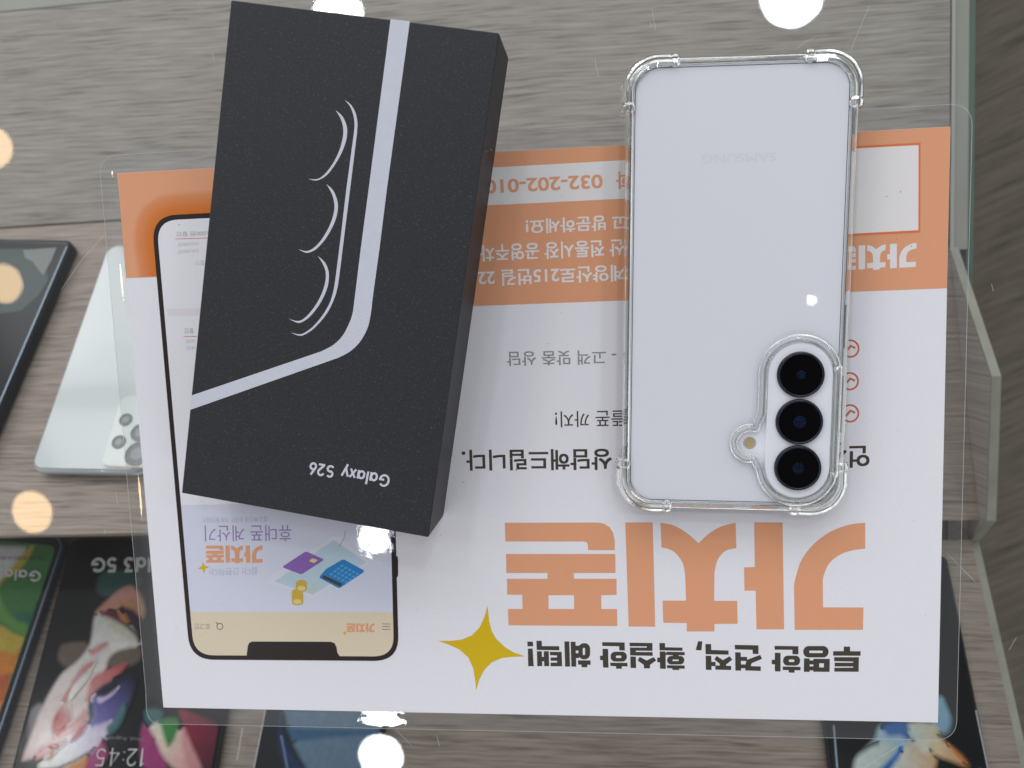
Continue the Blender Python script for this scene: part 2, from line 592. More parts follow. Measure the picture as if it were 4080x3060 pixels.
class Geo:
    def __init__(self):
        self.v, self.f, self.c = [], [], []

    def add(self, verts, faces):
        n = len(self.v)
        self.v += [tuple(map(float, v)) for v in verts]
        self.f += [tuple(i + n for i in f) for f in faces]

    def poly(self, pts, holes=()):
        """flat polygon with holes, points are 3-D"""
        loops = [[Vector(p) for p in pts]] + [[Vector(p) for p in h] for h in holes]
        flat = [p for l in loops for p in l]
        # face the camera
        tris = tessellate_polygon(loops)
        fs = []
        for t in tris:
            a, b, c = (flat[i] for i in t)
            n = (b - a).cross(c - a)
            if n.dot(Vector(CAM) - a) < 0:
                t = (t[0], t[2], t[1])
            fs.append(t)
        self.add(flat, fs)

    def build(self, name, mat, parent=None, smooth=False):
        return link(name, self.v, self.f, mat, parent, smooth)


def smooth_poly(pts, n=6, closed=True):
    """Catmull-Rom through the points"""
    P = [np.array(p, float) for p in pts]
    N = len(P)
    out = []
    rng = range(N if closed else N - 1)
    for i in rng:
        if closed:
            a, b, c, d = P[i - 1], P[i], P[(i + 1) % N], P[(i + 2) % N]
        else:
            a, b, c, d = P[max(i - 1, 0)], P[i], P[i + 1], P[min(i + 2, N - 1)]
        for k in range(n):
            t = k / n
            out.append(0.5 * ((2 * b) + (c - a) * t + (2 * a - 5 * b + 4 * c - d) * t * t + (3 * b - a - 3 * c + d) * t ** 3))
    if not closed:
        out.append(P[-1])
    return out


def rrect(x0, y0, x1, y1, r, n=8):
    pts = []
    for cx, cy, a0 in ((x1 - r, y1 - r, 0), (x0 + r, y1 - r, 90), (x0 + r, y0 + r, 180), (x1 - r, y0 + r, 270)):
        for k in range(n + 1):
            a = math.radians(a0 + 90 * k / n)
            pts.append((cx + r * math.cos(a), cy + r * math.sin(a)))
    return pts


def box_geo(x0, y0, z0, x1, y1, z1, fn=None):
    v = [(x, y, z) for z in (z0, z1) for y in (y0, y1) for x in (x0, x1)]
    if fn:
        v = [fn(p) for p in v]
    f = [(0, 2, 3, 1), (4, 5, 7, 6), (0, 1, 5, 4), (2, 6, 7, 3), (0, 4, 6, 2), (1, 3, 7, 5)]
    return v, f


def ribbon(geo, pts, w, up, lift=0.0, closed=False):
    """flat stroke of width w along 3-D points lying in the plane with normal up"""
    P = [np.array(p, float) for p in pts]
    N = len(P)
    up = np.array(up, float)
    up /= np.linalg.norm(up)
    vs = []
    ww = w if hasattr(w, '__len__') else [w] * N
    for i in range(N):
        a = P[(i - 1) % N] if (closed or i > 0) else None
        b = P[(i + 1) % N] if (closed or i < N - 1) else None
        t = (b if b is not None else P[i]) - (a if a is not None else P[i])
        t /= np.linalg.norm(t) + 1e-12
        s = np.cross(up, t)
        k = 1.0
        if a is not None and b is not None:
            t1 = (P[i] - a) / (np.linalg.norm(P[i] - a) + 1e-12)
            k = 1 / max(0.5, abs(float(np.dot(np.cross(up, t1), s))))
        vs.append(P[i] + s * ww[i] / 2 * k + up * lift)
        vs.append(P[i] - s * ww[i] / 2 * k + up * lift)
    fs = []
    for i in range(N if closed else N - 1):
        j = (i + 1) % N
        fs.append((2 * i, 2 * i + 1, 2 * j + 1, 2 * j))
    geo.add(vs, fs)


def sweep(path, prof, closed=True, cap=False):
    """sweep a closed cross-section [(outward, z)] along a 2-D path (ccw); returns verts, faces in the path's frame"""
    N = len(path)
    vs, fs = [], []
    for i in range(N):
        p = np.array(path[i], float)
        if closed:
            t = np.array(path[(i + 1) % N], float) - np.array(path[i - 1], float)
        else:
            t = np.array(path[min(i + 1, N - 1)], float) - np.array(path[max(i - 1, 0)], float)
        t /= np.linalg.norm(t) + 1e-12
        nrm = np.array([t[1], -t[0]])
        for o_, z_ in (prof(i / (N - 1)) if callable(prof) else prof):
            q = p + nrm * o_
            vs.append((q[0], q[1], z_))
    K = len(vs) // N
    for i in range(N if closed else N - 1):
        j = (i + 1) % N
        for k in range(K):
            l = (k + 1) % K
            fs.append((i * K + k, i * K + l, j * K + l, j * K + k))
    if cap and not closed:
        fs.append(tuple(range(K)))
        fs.append(tuple(reversed(range((N - 1) * K, N * K))))
    return vs, fs


# ------------------------------------------------------------------ lettering
_text_cache = {}


def text_mesh(body):
    if body in _text_cache:
        return _text_cache[body]
    cu = bpy.data.curves.new('lettering_source', 'FONT')
    cu.body = body
    cu.resolution_u = 5
    ob = bpy.data.objects.new('lettering_source', cu)
    COL.objects.link(ob)
    bpy.context.view_layer.update()
    me = bpy.data.meshes.new_from_object(ob.evaluated_get(bpy.context.evaluated_depsgraph_get()))
    v = np.array([tuple(x.co) for x in me.vertices])[:, :2]
    f = [tuple(p.vertices) for p in me.polygons]
    bpy.data.objects.remove(ob)
    bpy.data.curves.remove(cu)
    bpy.data.meshes.remove(me)
    _text_cache[body] = (v, f)
    return v, f


def text_on(geo, body, bl, br, tl, bold=0.0, lift=0.002):
    """fit a line of text so that its box has the corners bl, br, tl (3-D points on the printed surface)"""
    v, f = text_mesh(body)
    lo, hi = v.min(0), v.max(0)
    bl, br, tl = (np.array(p, float) for p in (bl, br, tl))
    ux, uy = br - bl, tl - bl
    up = np.cross(ux, uy)
    up /= np.linalg.norm(up)
    if up[2] < 0:
        up = -up
    sh = [(0, 0)]
    if bold > 0:
        sh += [(bold * a, bold * c * 0.8) for a in (-1, -0.33, 0.33, 1) for c in (-1, 0, 1)]
    lo2, hi2 = lo - bold, hi + bold
    for i, (dx, dy) in enumerate(sh):
        q = (v + np.array([dx, dy]) - lo2) / (hi2 - lo2)
        p = bl + q[:, :1] * ux + q[:, 1:] * uy + up * (lift * 0.15 * i)
        fl = np.dot(np.cross(ux, uy), up) < 0
        geo.add([tuple(r) for r in p], [tuple(reversed(t)) if fl else t for t in f])


def _arc(cx, cy, rx, ry, a0, a1, n=18):
    return [(cx + rx * math.cos(math.radians(a0 + (a1 - a0) * k / n)), cy + ry * math.sin(math.radians(a0 + (a1 - a0) * k / n))) for k in range(n + 1)]


GL = {  # geometric stroke letters, cap height 1: (strokes, advance)
    'G': ([_arc(.46, .5, .40, .42, 42, 352, 28), [(.46, .44), (.93, .44)]], 1.10),
    'a': ([_arc(.31, .34, .25, .28, 0, 360, 26), [(.60, .0), (.60, .69)]], .84),
    'l': ([[(.06, 0), (.06, 1.02)]], .30),
    'x': ([[(.02, 0), (.50, .68)], [(.02, .68), (.50, 0)]], .66),
    'y': ([[(.0, .68), (.28, .02)], [(.56, .68), (.17, -.30)]], .92),
    'S': ([_arc(.32, .70, .24, .22, 35, 268, 18) + _arc(.32, .29, .27, .22, 88, -148, 18)], .84),
    '2': ([_arc(.30, .67, .25, .25, 165, -28, 16) + [(.08, .08)], [(.02, .075), (.60, .075)]], .76),
    '6': ([_arc(.31, .31, .25, .24, 0, 360, 24), [(.09, .42), (.42, 1.0)]], .72),
    'o': ([_arc(.31, .34, .25, .28, 0, 360, 26)], .72),
    'd': ([_arc(.31, .34, .25, .28, 0, 360, 26), [(.60, .0), (.60, 1.02)]], .86),
    '3': ([[(.04, .93), (.50, .93), (.26, .58)], _arc(.28, .31, .26, .25, 92, -150, 18)], .76),
    '5': ([[(.56, .93), (.14, .93), (.10, .52)], _arc(.29, .32, .26, .25, 128, -150, 18)], .80),
    '1': ([[(.04, .80), (.20, .97), (.20, 0)]], .50),
    '4': ([[(.44, 0), (.44, .97), (.02, .27), (.62, .27)]], .82),
    ':': ([[(.06, .18), (.06, .24)], [(.06, .60), (.06, .66)]], .36),
    ' ': ([], .40),
}


def strokes_on(geo, body, bl, br, tl, w, lift=0.002):
    """letters drawn as strokes; bl-br is the baseline, tl gives the cap height"""
    bl, br, tl = (np.array(p, float) for p in (bl, br, tl))
    x = 0
    items = []
    for ch in body:
        st, adv = GL[ch]
        for s in st:
            items.append([(px + x, py) for px, py in s])
        x += adv
    total = max(p[0] for s in items for p in s) + w / 2
    ux = (br - bl) / total
    uy = tl - bl
    up = np.cross(ux, uy)
    up /= np.linalg.norm(up)
    if up[2] < 0:
        up = -up
    wid = w * np.linalg.norm(uy)
    for i, s in enumerate(items):
        ribbon(geo, [bl + p[0] * ux + p[1] * uy for p in s], wid, up, lift=lift * i * 0.2)


# ================================================================== SETTING
RZ = math.radians(0.8)
EX = np.array([math.cos(RZ), math.sin(RZ), 0.0])
EY = np.array([-math.sin(RZ), math.cos(RZ), 0.0])
EZ = np.array([0, 0, 1.0])
Z_A = -249.0

fl_v = [(-1600, -1600, -900), (2200, -1600, -900), (2200, 1600, -900), (-1600, 1600, -900)]
floor = link('floor', fl_v, [(0, 1, 2, 3)], M['wood_dark'])
tag(floor, kind='structure')

# ---- the glass showcase
case_root = empty('display_case', (0, 0, Z_A - 12), 0,
                  'scratched glass shop counter with wood effect shelves and pale rails inside', 'display case')


def counter(u, v, z):
    return EX * u + EY * v + EZ * z


def cbox(u0, v0, z0, u1, v1, z1):
    return box_geo(u0, v0, z0, u1, v1, z1, lambda p: tuple(counter(*p)))


gv = [tuple(counter(u, v, 0)) for u, v in ((-560, -420), (262, -420), (262, 420), (-560, 420))]
glass_top = link('glass_top', gv, [(0, 1, 2, 3)], M['glass'], case_root)
u_right = float(np.dot(onz((3785, 500), Z_A), EX))
v_back = float(np.dot(onz((255, 24), Z_A), EY))
g = Geo()
g.add(*cbox(-620, -420, Z_A - 12, u_right - 0.8, v_back - 0.8, Z_A))
base_board = g.build('base_board', M['wood_brown'], case_root)
v_split = float(np.dot(onz((200, 893), Z_A), EY))
g = Geo()
g.add(*cbox(-620, v_split, Z_A + 0.3, u_right - 1.0, v_back - 1.0, Z_A + 2.2))
g.build('shelf_board', M['wood'], case_root)
# rails round the shelf: a black strip painted as the gap's shadow, a pale lip, a greenish glass edge
g = Geo()
g.add(*cbox(u_right - 0.8, -420, Z_A - 12, u_right, v_back, Z_A + 0.6))
g.add(*cbox(-620, v_back - 0.8, Z_A - 12, u_right - 0.8, v_back, Z_A + 0.6))
g.build('shadow_gap', M['gap_black'], case_root)
g = Geo()
g.add(*cbox(u_right, 70, Z_A - 12, u_right + 2.0, v_back + 2.0, Z_A + 2.2))
g.build('rail_lip', M['rail_light'], case_root)
g = Geo()
g.add(*cbox(u_right + 2.0, 70, Z_A - 12, u_right + 10.4, v_back + 22, Z_A + 1.2))
g.add(*cbox(-620, v_back, Z_A - 12, u_right + 2.0, v_back + 22, Z_A + 1.2))
g.build('rail', M['rail'], case_root)
g = Geo()
g.add(*cbox(u_right + 10.4, -420, Z_A - 12, u_right + 14.2, v_back + 26, Z_A + 0.2))
g.add(*cbox(-620, v_back + 22, Z_A - 12, u_right + 10.4, v_back + 26, Z_A + 0.2))
g.build('green_edge', M['rail_green'], case_root)
sv = [tuple(counter(u_right + 14.6, v, z)) for v, z in ((-420, Z_A - 12), (420, Z_A - 12), (420, -2), (-420, -2))]
link('side_pane', sv, [(0, 1, 2, 3)], M['side_glass'], case_root)


def scratch(pts, w=0.09, mat='scratch', z=0.02):
    gg = Geo()
    ribbon(gg, [onz(p, z) for p in pts], w, (0, 0, 1))
    gg.build('scratch', M[mat], glass_top)


for s_ in ([(2597, 30), (2604, 75), (2612, 120)], [(3464, 22), (3440, 80), (3408, 155), (3388, 205)], [(3250, 147), (3210, 165), (3170, 196)],
           [(2370, 232), (2378, 280), (2385, 304)], [(415, 938), (330, 1030), (243, 1156)], [(845, 212), (855, 245)],
           [(462, 1960), (469, 2011)], [(418, 2110), (417, 2128)], [(1576, 2908), (1610, 2940), (1640, 2972)],
           [(3773, 2204), (3830, 2262), (3884, 2316)], [(1740, 2930), (1752, 2975)], [(4050, 2540), (4020, 2590)], [(3600, 2960), (3440, 3060)],
           [(2592, 85), (2594, 110)], [(3950, 1130), (3958, 1160)]):
    scratch(s_)

# ---- stepped display stand under the glass
TB, TC, TS = math.radians(15), math.radians(30), math.radians(33)
B0 = onz((3785, 985), Z_A + 0.5)
DB = EY * math.cos(TB) - EZ * math.sin(TB)
NB = np.cross(EX, DB)
DS = EY * math.cos(TS) - EZ * math.sin(TS)
NS = np.cross(EX, DS)
C0 = np.array([-144.8, -215.3, -153.4])
DC = EY * math.cos(TC) - EZ * math.sin(TC)
NC = np.cross(EX, DC)
edge_pt = onpl((4000, 2735), C0, NC)
stand = empty('display_stand', (0, 0, Z_A), 0, 'stepped grey wood phone stand with pale edged side panel inside the glass counter', 'display stand')


def plank(p0, d, n, u0, u1, v0, v1, th):
    o = p0 - EX * np.dot(p0, EX)
    vs = []
    for t in (-th, 0):
        for v in (v0, v1):
            for u in (u0, u1):
                vs.append(tuple(o + EX * u + d * v + n * t))
    f = [(0, 2, 3, 1), (4, 5, 7, 6), (0, 1, 5, 4), (2, 6, 7, 3), (0, 4, 6, 2), (1, 3, 7, 5)]
    return vs, f


u_panel = float(np.dot(edge_pt, EX))
vB_end = float(np.dot(onpl((3850, 2072), B0, NB) - B0, DB))
g = Geo()
u_cut = 150.0
B0S = EX * float(np.dot(onz((200, 893), Z_A), EX)) + EY * v_split + EZ * (Z_A + 0.5)
vS_end = float(np.dot(onpl((300, 2128), B0S, NS) - B0S, DS))
g.add(*plank(B0S, DS, NS, -620, u_cut, vS_end, 0, 5))
g.build('lower_board', M['wood_brown'], stand)
endS = B0S + DS * vS_end
v_s = float(np.dot(endS, EY))
g = Geo()
g.add(*cbox(-620, v_s + 0.5, Z_A + 0.5, u_cut - 0.2, v_s + 4.5, endS[2] - 6.5))
g.build('riser', M['wood_brown'], stand)
g = Geo()
g.add(*plank(B0, DB, NB, u_cut + 0.2, u_panel - 0.2, vB_end, 0, 5))
g.build('lower_board', M['wood_brown'], stand)
endB = B0 + DB * vB_end
g = Geo()
v_r = float(np.dot(endB, EY))
g.add(*cbox(u_cut, v_r - 0.5, Z_A + 0.5, u_panel - 0.2, v_r + 4.5, endB[2] - 5.4))
g.build('riser', M['wood_brown'], stand)
vC_lo = float(np.dot(onpl((3862, 2150), C0, NC) - C0, DC))
g = Geo()
vC_r = min(vC_lo, (v_r - 1.2 - float(np.dot(C0, EY))) / math.cos(TC))
vC_s = (v_s - 0.5 - float(np.dot(C0, EY))) / math.cos(TC)
g.add(*plank(C0, DC, NC, -620, u_cut - 0.1, -140, vC_s, 5))
g.add(*plank(C0, DC, NC, u_cut - 0.1, u_panel - 0.2, -140, vC_r, 5))
g.build('upper_board', M['wood_brown'], stand)
prof_px = [(3786, 985), (3955, 1500), (3935, 2075), (3868, 2160), (4072, 3075), (4120, 3290)]
prof = [onpl(p, edge_pt, EX) for p in prof_px]
pr = [(float(np.dot(p, EY)), float(p[2])) for p in prof]
g = Geo()
TH = 4.4
top_in = [counter(u_panel, v, z) for v, z in pr]
top_out = [counter(u_panel + TH, v, z) for v, z in pr]
bot_in = [counter(u_panel, pr[0][0], Z_A + 0.7), counter(u_panel, pr[-1][0], Z_A + 0.7)]
bot_out = [counter(u_panel + TH, pr[0][0], Z_A + 0.7), counter(u_panel + TH, pr[-1][0], Z_A + 0.7)]
g.poly(top_in + [bot_in[1], bot_in[0]])
g.poly(top_out + [bot_out[1], bot_out[0]])
g.build('side_panel', M['wood'], stand)
g = Geo()
n_ = len(pr)
vs = [tuple(p + EZ * 0.0 - EX * 0.3) for p in top_in] + [tuple(p + EX * 0.3) for p in top_out] + \
     [tuple(p - EZ * 2.0 - EX * 0.3) for p in top_in] + [tuple(p - EZ * 2.0 + EX * 0.3) for p in top_out]
fs = []
for i in range(n_ - 1):
    fs.append((i, i + 1, n_ + i + 1, n_ + i))
    fs.append((i, 2 * n_ + i, 2 * n_ + i + 1, i + 1))
    fs.append((n_ + i, n_ + i + 1, 3 * n_ + i + 1, 3 * n_ + i))
g.add(vs, fs)
g.build('edge_band', M['cream'], stand)


# ================================================================== PHONES UNDER THE GLASS
def tilted_phone(name, label, plane, corner_px, dir_px, w, l, th, side, gap, mats, group, r=9.0, bev=1.6):
    """a phone lying on a sloping shelf. corner_px: the top corner (far end) as seen; dir_px: a second point along that long edge.
    side=+1: body extends to the right of that edge. Returns root and frame (o, ax, ay, n)"""
    p0, d, n = plane
    ptop = p0 + n * (gap + th)
    a = onpl(corner_px, ptop, n)
    b = onpl(dir_px, ptop, n)
    ay = (a - b) / np.linalg.norm(a - b)
    ax = np.cross(ay, n)
    ax /= np.linalg.norm(ax)
    o = a if side > 0 else a - ax * w
    o = o - ay * l            # lower-left corner on the top face
    root = empty(name, tuple(o - n * th), 0, label, 'phone', group)
    path = rrect(0, 0, w, l, r, 8)
    prof_ = [(-bev, -th), (-0.3 * bev, -th + 0.3 * bev), (0, -th + bev), (0, -bev), (-0.3 * bev, -0.3 * bev), (-bev, 0)]
    vs_, fs_ = sweep(path, prof_)
    K = len(prof_)
    N = len(path)
    fs_ = [f for f in fs_ if not (f[0] % K == K - 1)]
    fs_.append(tuple(reversed([i * K for i in range(N)])))
    top = tuple([i * K + K - 1 for i in range(N)])
    fs_.append(top)
    W_ = [tuple(o + ax * v[0] + ay * v[1] + n * v[2]) for v in vs_]
    body = link('body', W_, fs_, M[mats], root, smooth=False)
    for p in body.data.polygons:
        if len(p.vertices) == 4:
            p.use_smooth = True
    return root, (o, ax, ay, n)


def on_face(fr, lift):
    o, ax, ay, n = fr
    q = o + n * lift
    return lambda p: onpl(p, q, n)


def face_sheet(fr, x0, y0, x1, y1, r, lift, name, mat, root):
    o, ax, ay, n = fr
    gg = Geo()
    gg.poly([tuple(o + ax * x + ay * y + n * lift) for x, y in rrect(x0, y0, x1, y1, r, 6)])
    return gg.build(name, M[mat], root)


def inside(fr, pts, x0, y0, x1, y1):
    """clip a polygon on the face to a rectangle (Sutherland-Hodgman in face coordinates)"""
    o, ax, ay, n = fr
    P = [(float(np.dot(p - o, ax)), float(np.dot(p - o, ay))) for p in pts]
    lift = float(np.dot(pts[0] - o, n))

    def clip(P, f_in, f_x):
        out = []
        for i in range(len(P)):
            a, b = P[i - 1], P[i]
            if f_in(b):
                if not f_in(a):
                    out.append(f_x(a, b))
                out.append(b)
            elif f_in(a):
                out.append(f_x(a, b))
        return out

    def lx(v):
        return lambda a, b: (v, a[1] + (b[1] - a[1]) * (v - a[0]) / (b[0] - a[0]))

    def ly(v):
        return lambda a, b: (a[0] + (b[0] - a[0]) * (v - a[1]) / (b[1] - a[1]), v)
    for f_in, f_x in ((lambda p: p[0] >= x0, lx(x0)), (lambda p: p[0] <= x1, lx(x1)), (lambda p: p[1] >= y0, ly(y0)), (lambda p: p[1] <= y1, ly(y1))):
        P = clip(P, f_in, f_x)
        if not P:
            return None
    return [o + ax * x + ay * y + n * lift for x, y in P]


PB = (B0S, DS, NS)
PC = (C0, DC, NC)
GRP = 'phones on show under the glass'

# white phone, camera side up, on the lower board
root, fr = tilted_phone('display_phone', 'white phone lying back up under the glass with a square camera bump', PB, (428, 975), (115, 1872), 70, 161, 8.4, +1, 0.6,
                        'white_dummy', GRP, r=8)
o, ax, ay, n = fr
face = on_face(fr, 0.0)
gg = Geo()
ribbon(gg, [o + ax * x + ay * y - n * 2.2 for x, y in rrect(-0.05, -0.05, 75.05, 160.05, 8, 8)], 0.5, n, closed=True)
gg.build('seam', M['white_dummy_side'], root)
cxy = []
for p in ((395, 1862), (470, 1555)):
    q = face(p)
    cxy.append((float(np.dot(q - o, ax)), float(np.dot(q - o, ay))))
bx0 = cxy[0][0] + 0.5
by0 = cxy[0][1]
vs_, fs_ = sweep(rrect(bx0, by0, bx0 + 34, by0 + 46, 6, 6), [(0, 0.0), (0, 0.9), (-0.9, 1.5), (-0.9, 0.0)])
gg = Geo()
gg.add([tuple(o + ax * v[0] + ay * v[1] + n * v[2]) for v in vs_], fs_)
gg.poly([tuple(o + ax * x + ay * y + n * 1.5) for x, y in rrect(bx0 + 0.9, by0 + 0.9, bx0 + 33.1, by0 + 45.1, 5.1, 6)])
bump = gg.build('camera_bump', M['bump_white'], root)
for (px_, rad) in (((500, 1671), 4.0), ((472, 1760), 4.2), ((556, 1722), 5.6), ((545, 1808), 7.4)):
    q = on_face(fr, 2.0)(px_)
    lx_, ly_ = float(np.dot(q - o, ax)), float(np.dot(q - o, ay))
    circ = [(lx_ + rad * math.cos(a), ly_ + rad * math.sin(a)) for a in np.linspace(0, 2 * math.pi, 28, endpoint=False)]
    vs_, fs_ = sweep(circ, [(0, 1.5), (0, 2.0), (-0.9, 2.0), (-0.9, 1.6)])
    gg = Geo()
    gg.add([tuple(o + ax * v[0] + ay * v[1] + n * v[2]) for v in vs_], fs_)
    gg.poly([tuple(o + ax * x + ay * y + n * 1.75) for x, y in [(lx_ + (rad - 0.9) * math.cos(a), ly_ + (rad - 0.9) * math.sin(a)) for a in np.linspace(0, 2 * math.pi, 28, endpoint=False)]])
    ln = gg.build('lens', M['dummy_lens'], bump)
    gg = Geo()
    gg.poly([tuple(o + ax * x + ay * y + n * 1.85) for x, y in [(lx_ + (rad * .5) * math.cos(a), ly_ + (rad * .5) * math.sin(a)) for a in np.linspace(0, 2 * math.pi, 28, endpoint=False)]])
    gg.build('lens_core', M['dummy_lens_core'], bump)

# black phone at the far left
root, fr = tilted_phone('display_phone', 'black phone with a dark glossy screen beside the white one under the glass', PB, (292, 955), (8, 1618), 72, 160, 8.6, -1, 0.6,
                        'gloss_black', GRP, r=6)
o, ax, ay, n = fr
scr = face_sheet(fr, 5.0, 5, 70.5, 156, 2, 0.06, 'screen', 'sc_black', root)
face = on_face(fr, 0.1)
gg = Geo()
ribbon(gg, [o + ax * 69.6 + ay * y + n * 0.3 for y in (2, 80, 154)], 1.0, n)
gg.build('edge_strip', M['rim_blue'], root)
for nm, mt, pts in (('painted_reflection', 'dark_refl', [(0, 992), (90, 990), (180, 1010), (190, 1120), (150, 1180), (80, 1240), (-90, 1260), (-120, 1000)]),  # reflections painted on the dark screen as flat patches
                    ('painted_reflection', 'dark_refl2', [(92, 996), (226, 986), (205, 1035), (172, 1098), (150, 1070), (128, 1040), (100, 1028)])):
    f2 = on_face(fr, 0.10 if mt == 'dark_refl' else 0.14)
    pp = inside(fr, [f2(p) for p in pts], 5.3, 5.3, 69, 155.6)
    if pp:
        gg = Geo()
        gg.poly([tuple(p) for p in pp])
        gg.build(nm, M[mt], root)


_gm, _gnt, _gb = new_mat('wallpaper_gradient')
_gb.inputs['Roughness'].default_value = 0.12
_gb.inputs['Specular IOR Level'].default_value = 0.16
_ga = _gnt.nodes.new('ShaderNodeAttribute')
_ga.attribute_name = 'Col'
_gn = _gnt.nodes.new('ShaderNodeTexNoise')
_gn.inputs['Scale'].default_value = 260
_gn.inputs['Detail'].default_value = 5
_gt = _gnt.nodes.new('ShaderNodeTexCoord')
_gnt.links.new(_gt.outputs['Object'], _gn.inputs['Vector'])
_gr = _gnt.nodes.new('ShaderNodeMapRange')
_gr.inputs[1].default_value = 0.3
_gr.inputs[2].default_value = 0.7
_gr.inputs[3].default_value = 0.90
_gr.inputs[4].default_value = 1.07
_gnt.links.new(_gn.outputs[0], _gr.inputs[0])
_gx = _gnt.nodes.new('ShaderNodeMix')
_gx.data_type = 'RGBA'
_gx.blend_type = 'MULTIPLY'
_gx.inputs[0].default_value = 1.0
_gnt.links.new(_ga.outputs['Color'], _gx.inputs[6])
_gnt.links.new(_gr.outputs[0], _gx.inputs[7])
_gnt.links.new(_gx.outputs[2], _gb.inputs['Base Color'])




def wall(fr, root, shapes, clipbox, base, name='screen_picture', z0=0.12, dz=0.03):
    """the printed picture on a dummy's screen: soft-edged petals and washes, one mesh"""
    o, ax, ay, n = fr
    x0, y0, x1, y1 = clipbox
    gg = Geo()
    cl = []
    done = []           # what is already printed: outline in face coordinates and its colour

    def fxy(p):
        return float(np.dot(p - o, ax)), float(np.dot(p - o, ay))

    def under(p):
        x, y = fxy(p)
        for poly, fn in reversed(done):
            hit = False
            for k in range(len(poly)):
                xa, ya = poly[k - 1]
                xb, yb = poly[k]
                if (ya > y) != (yb > y) and x < (xb - xa) * (y - ya) / (yb - ya) + xa:
                    hit = not hit
            if hit:
                return fn(p)
        return _cols[base]

    def clampf(p):
        x = min(x1, max(x0, float(np.dot(p - o, ax))))
        y = min(y1, max(y0, float(np.dot(p - o, ay))))
        return o + ax * x + ay * y + n * float(np.dot(p - o, n))

    for i, (mt, pts, sm) in enumerate(shapes):
        ff = on_face(fr, z0 + dz * i)
        c1 = np.array(_cols[mt])
        c2 = c1 * 0.82
        if isinstance(sm, tuple):        # (second colour, start point, end point)
            c2, ga, gb = np.array(_cols[sm[0]]), ff(sm[1]), ff(sm[2])
            sm = True
        else:
            ga, gb = ff(pts[0]), ff(pts[len(pts) // 2])
        q = [ff(p) for p in (smooth_poly(pts, 5) if sm else densify_px(pts, 6))]
        c = sum(q) / len(q)
        N = len(q)
        # soft edge: fade across a band about 2.5 mm wide, measured along the outline's own normal
        inn, out = [], []
        area = 0.0
        for k in range(N):
            a, b = q[k] - c, q[(k + 1) % N] - c
            area += float(np.dot(np.cross(a, b), n))
        sg = 1 if area > 0 else -1
        bw = min(1.7, 0.13 * math.sqrt(abs(area)))
        for k in range(N):
            t = q[(k + 1) % N] - q[k - 1]
            t = t / (np.linalg.norm(t) + 1e-9)
            nn = np.cross(t, n) * sg
            inn.append(clampf(q[k] - nn * bw))
            out.append(clampf(q[k] + nn * bw * 0.8))

        def colour(p, c1=c1, c2=c2, ga=ga, gb=gb):
            gd = gb - ga
            t = float(np.clip(np.dot(p - ga, gd) / np.dot(gd, gd), -0.3, 1.3))
            return tuple(np.clip(c1 + (c2 - c1) * t, 0, 1))

        gg.poly([tuple(p) for p in inn])
        cl += [colour(p) for p in inn]
        vs_ = [tuple(p) for p in inn] + [tuple(p - n * dz * 0.8) for p in out]
        gg.add(vs_, [(k, (k + 1) % N, N + (k + 1) % N, N + k) for k in range(N)])
        cl += [colour(p) for p in inn] + [under(p) for p in out]
        done.append(([fxy(p) for p in inn], colour))
    link(name, gg.v, gg.f, _gm, root, cols=cl)


def densify_px(pts, k):
    out = []
    for i in range(len(pts)):
        a, b = pts[i], pts[(i + 1) % len(pts)]
        out += [(a[0] + (b[0] - a[0]) * t / k, a[1] + (b[1] - a[1]) * t / k) for t in range(k)]
    return out


def line_text(fr, body, bl, br, tl, lift, name, mat, root, stroke=None, bold=0.0):
    ff = on_face(fr, lift)
    gg = Geo()
    if stroke:
        strokes_on(gg, body, ff(bl), ff(br), ff(tl), stroke)
    else:
        text_on(gg, body, ff(bl), ff(br), ff(tl), bold)
    return gg.build(name, M[mat], root)


# phone with green and orange wallpaper, far left on the upper board
root, fr = tilted_phone('display_phone', 'navy framed phone with a green and orange screen sticker under the glass', PC, (262, 2138), (10, 2890), 75, 158, 8.0, -1, 0.5,
                        'side_navy', GRP, r=9)
o, ax, ay, n = fr
face_sheet(fr, 1.4, 1.4, 73.6, 156.6, 7.6, 0.05, 'glass_front', 'gloss_black', root)
gg = Geo()
ribbon(gg, [o + ax * x + ay * y + n * 0.12 for x, y in rrect(0.9, 0.9, 74.1, 157.1, 8, 8)], 0.7, n, closed=True)
gg.build('rim', M['rim_blue'], root)
face_sheet(fr, 4.5, 5, 70.5, 151, 5, 0.09, 'screen', 'sc_green', root)
wall(fr, root, [('sc_white', [(-80, 2170), (118, 2178), (60, 2262), (20, 2300), (-80, 2420)], False),
                ('sc_yellow', [(112, 2180), (135, 2182), (80, 2270), (10, 2320), (-60, 2420), (-60, 2380), (30, 2280)], True),
                ('sc_teal', [(20, 2460), (70, 2440), (130, 2440), (150, 2400), (120, 2520), (70, 2480)], True),
                ('sc_green2', [(-20, 2330), (10, 2400), (50, 2460), (110, 2490), (100, 2540), (40, 2500), (-20, 2450)], True),
                ('sc_yellow', [(-120, 2470), (0, 2490), (50, 2520), (100, 2545), (70, 2610), (20, 2610), (-120, 2580)], True),
                ('sc_orange', [(-160, 2560), (0, 2590), (60, 2600), (80, 2590), (40, 2700), (-160, 2700)], True),
                ('sc_red', [(-160, 2700), (0, 2690), (45, 2690), (10, 2820), (-160, 2830)], True),
                ('sc_orange', [(-200, 2815), (0, 2800), (20, 2790), (-40, 3100), (-200, 3100)], False)],
     (4.6, 5.1, 70.4, 150.9), 'sc_green')
line_text(fr, 'Galaxy', (163, 2276), (-52, 2262), (160, 2318), 0.45, 'lettering', 'sc_text', root, stroke=0.17)
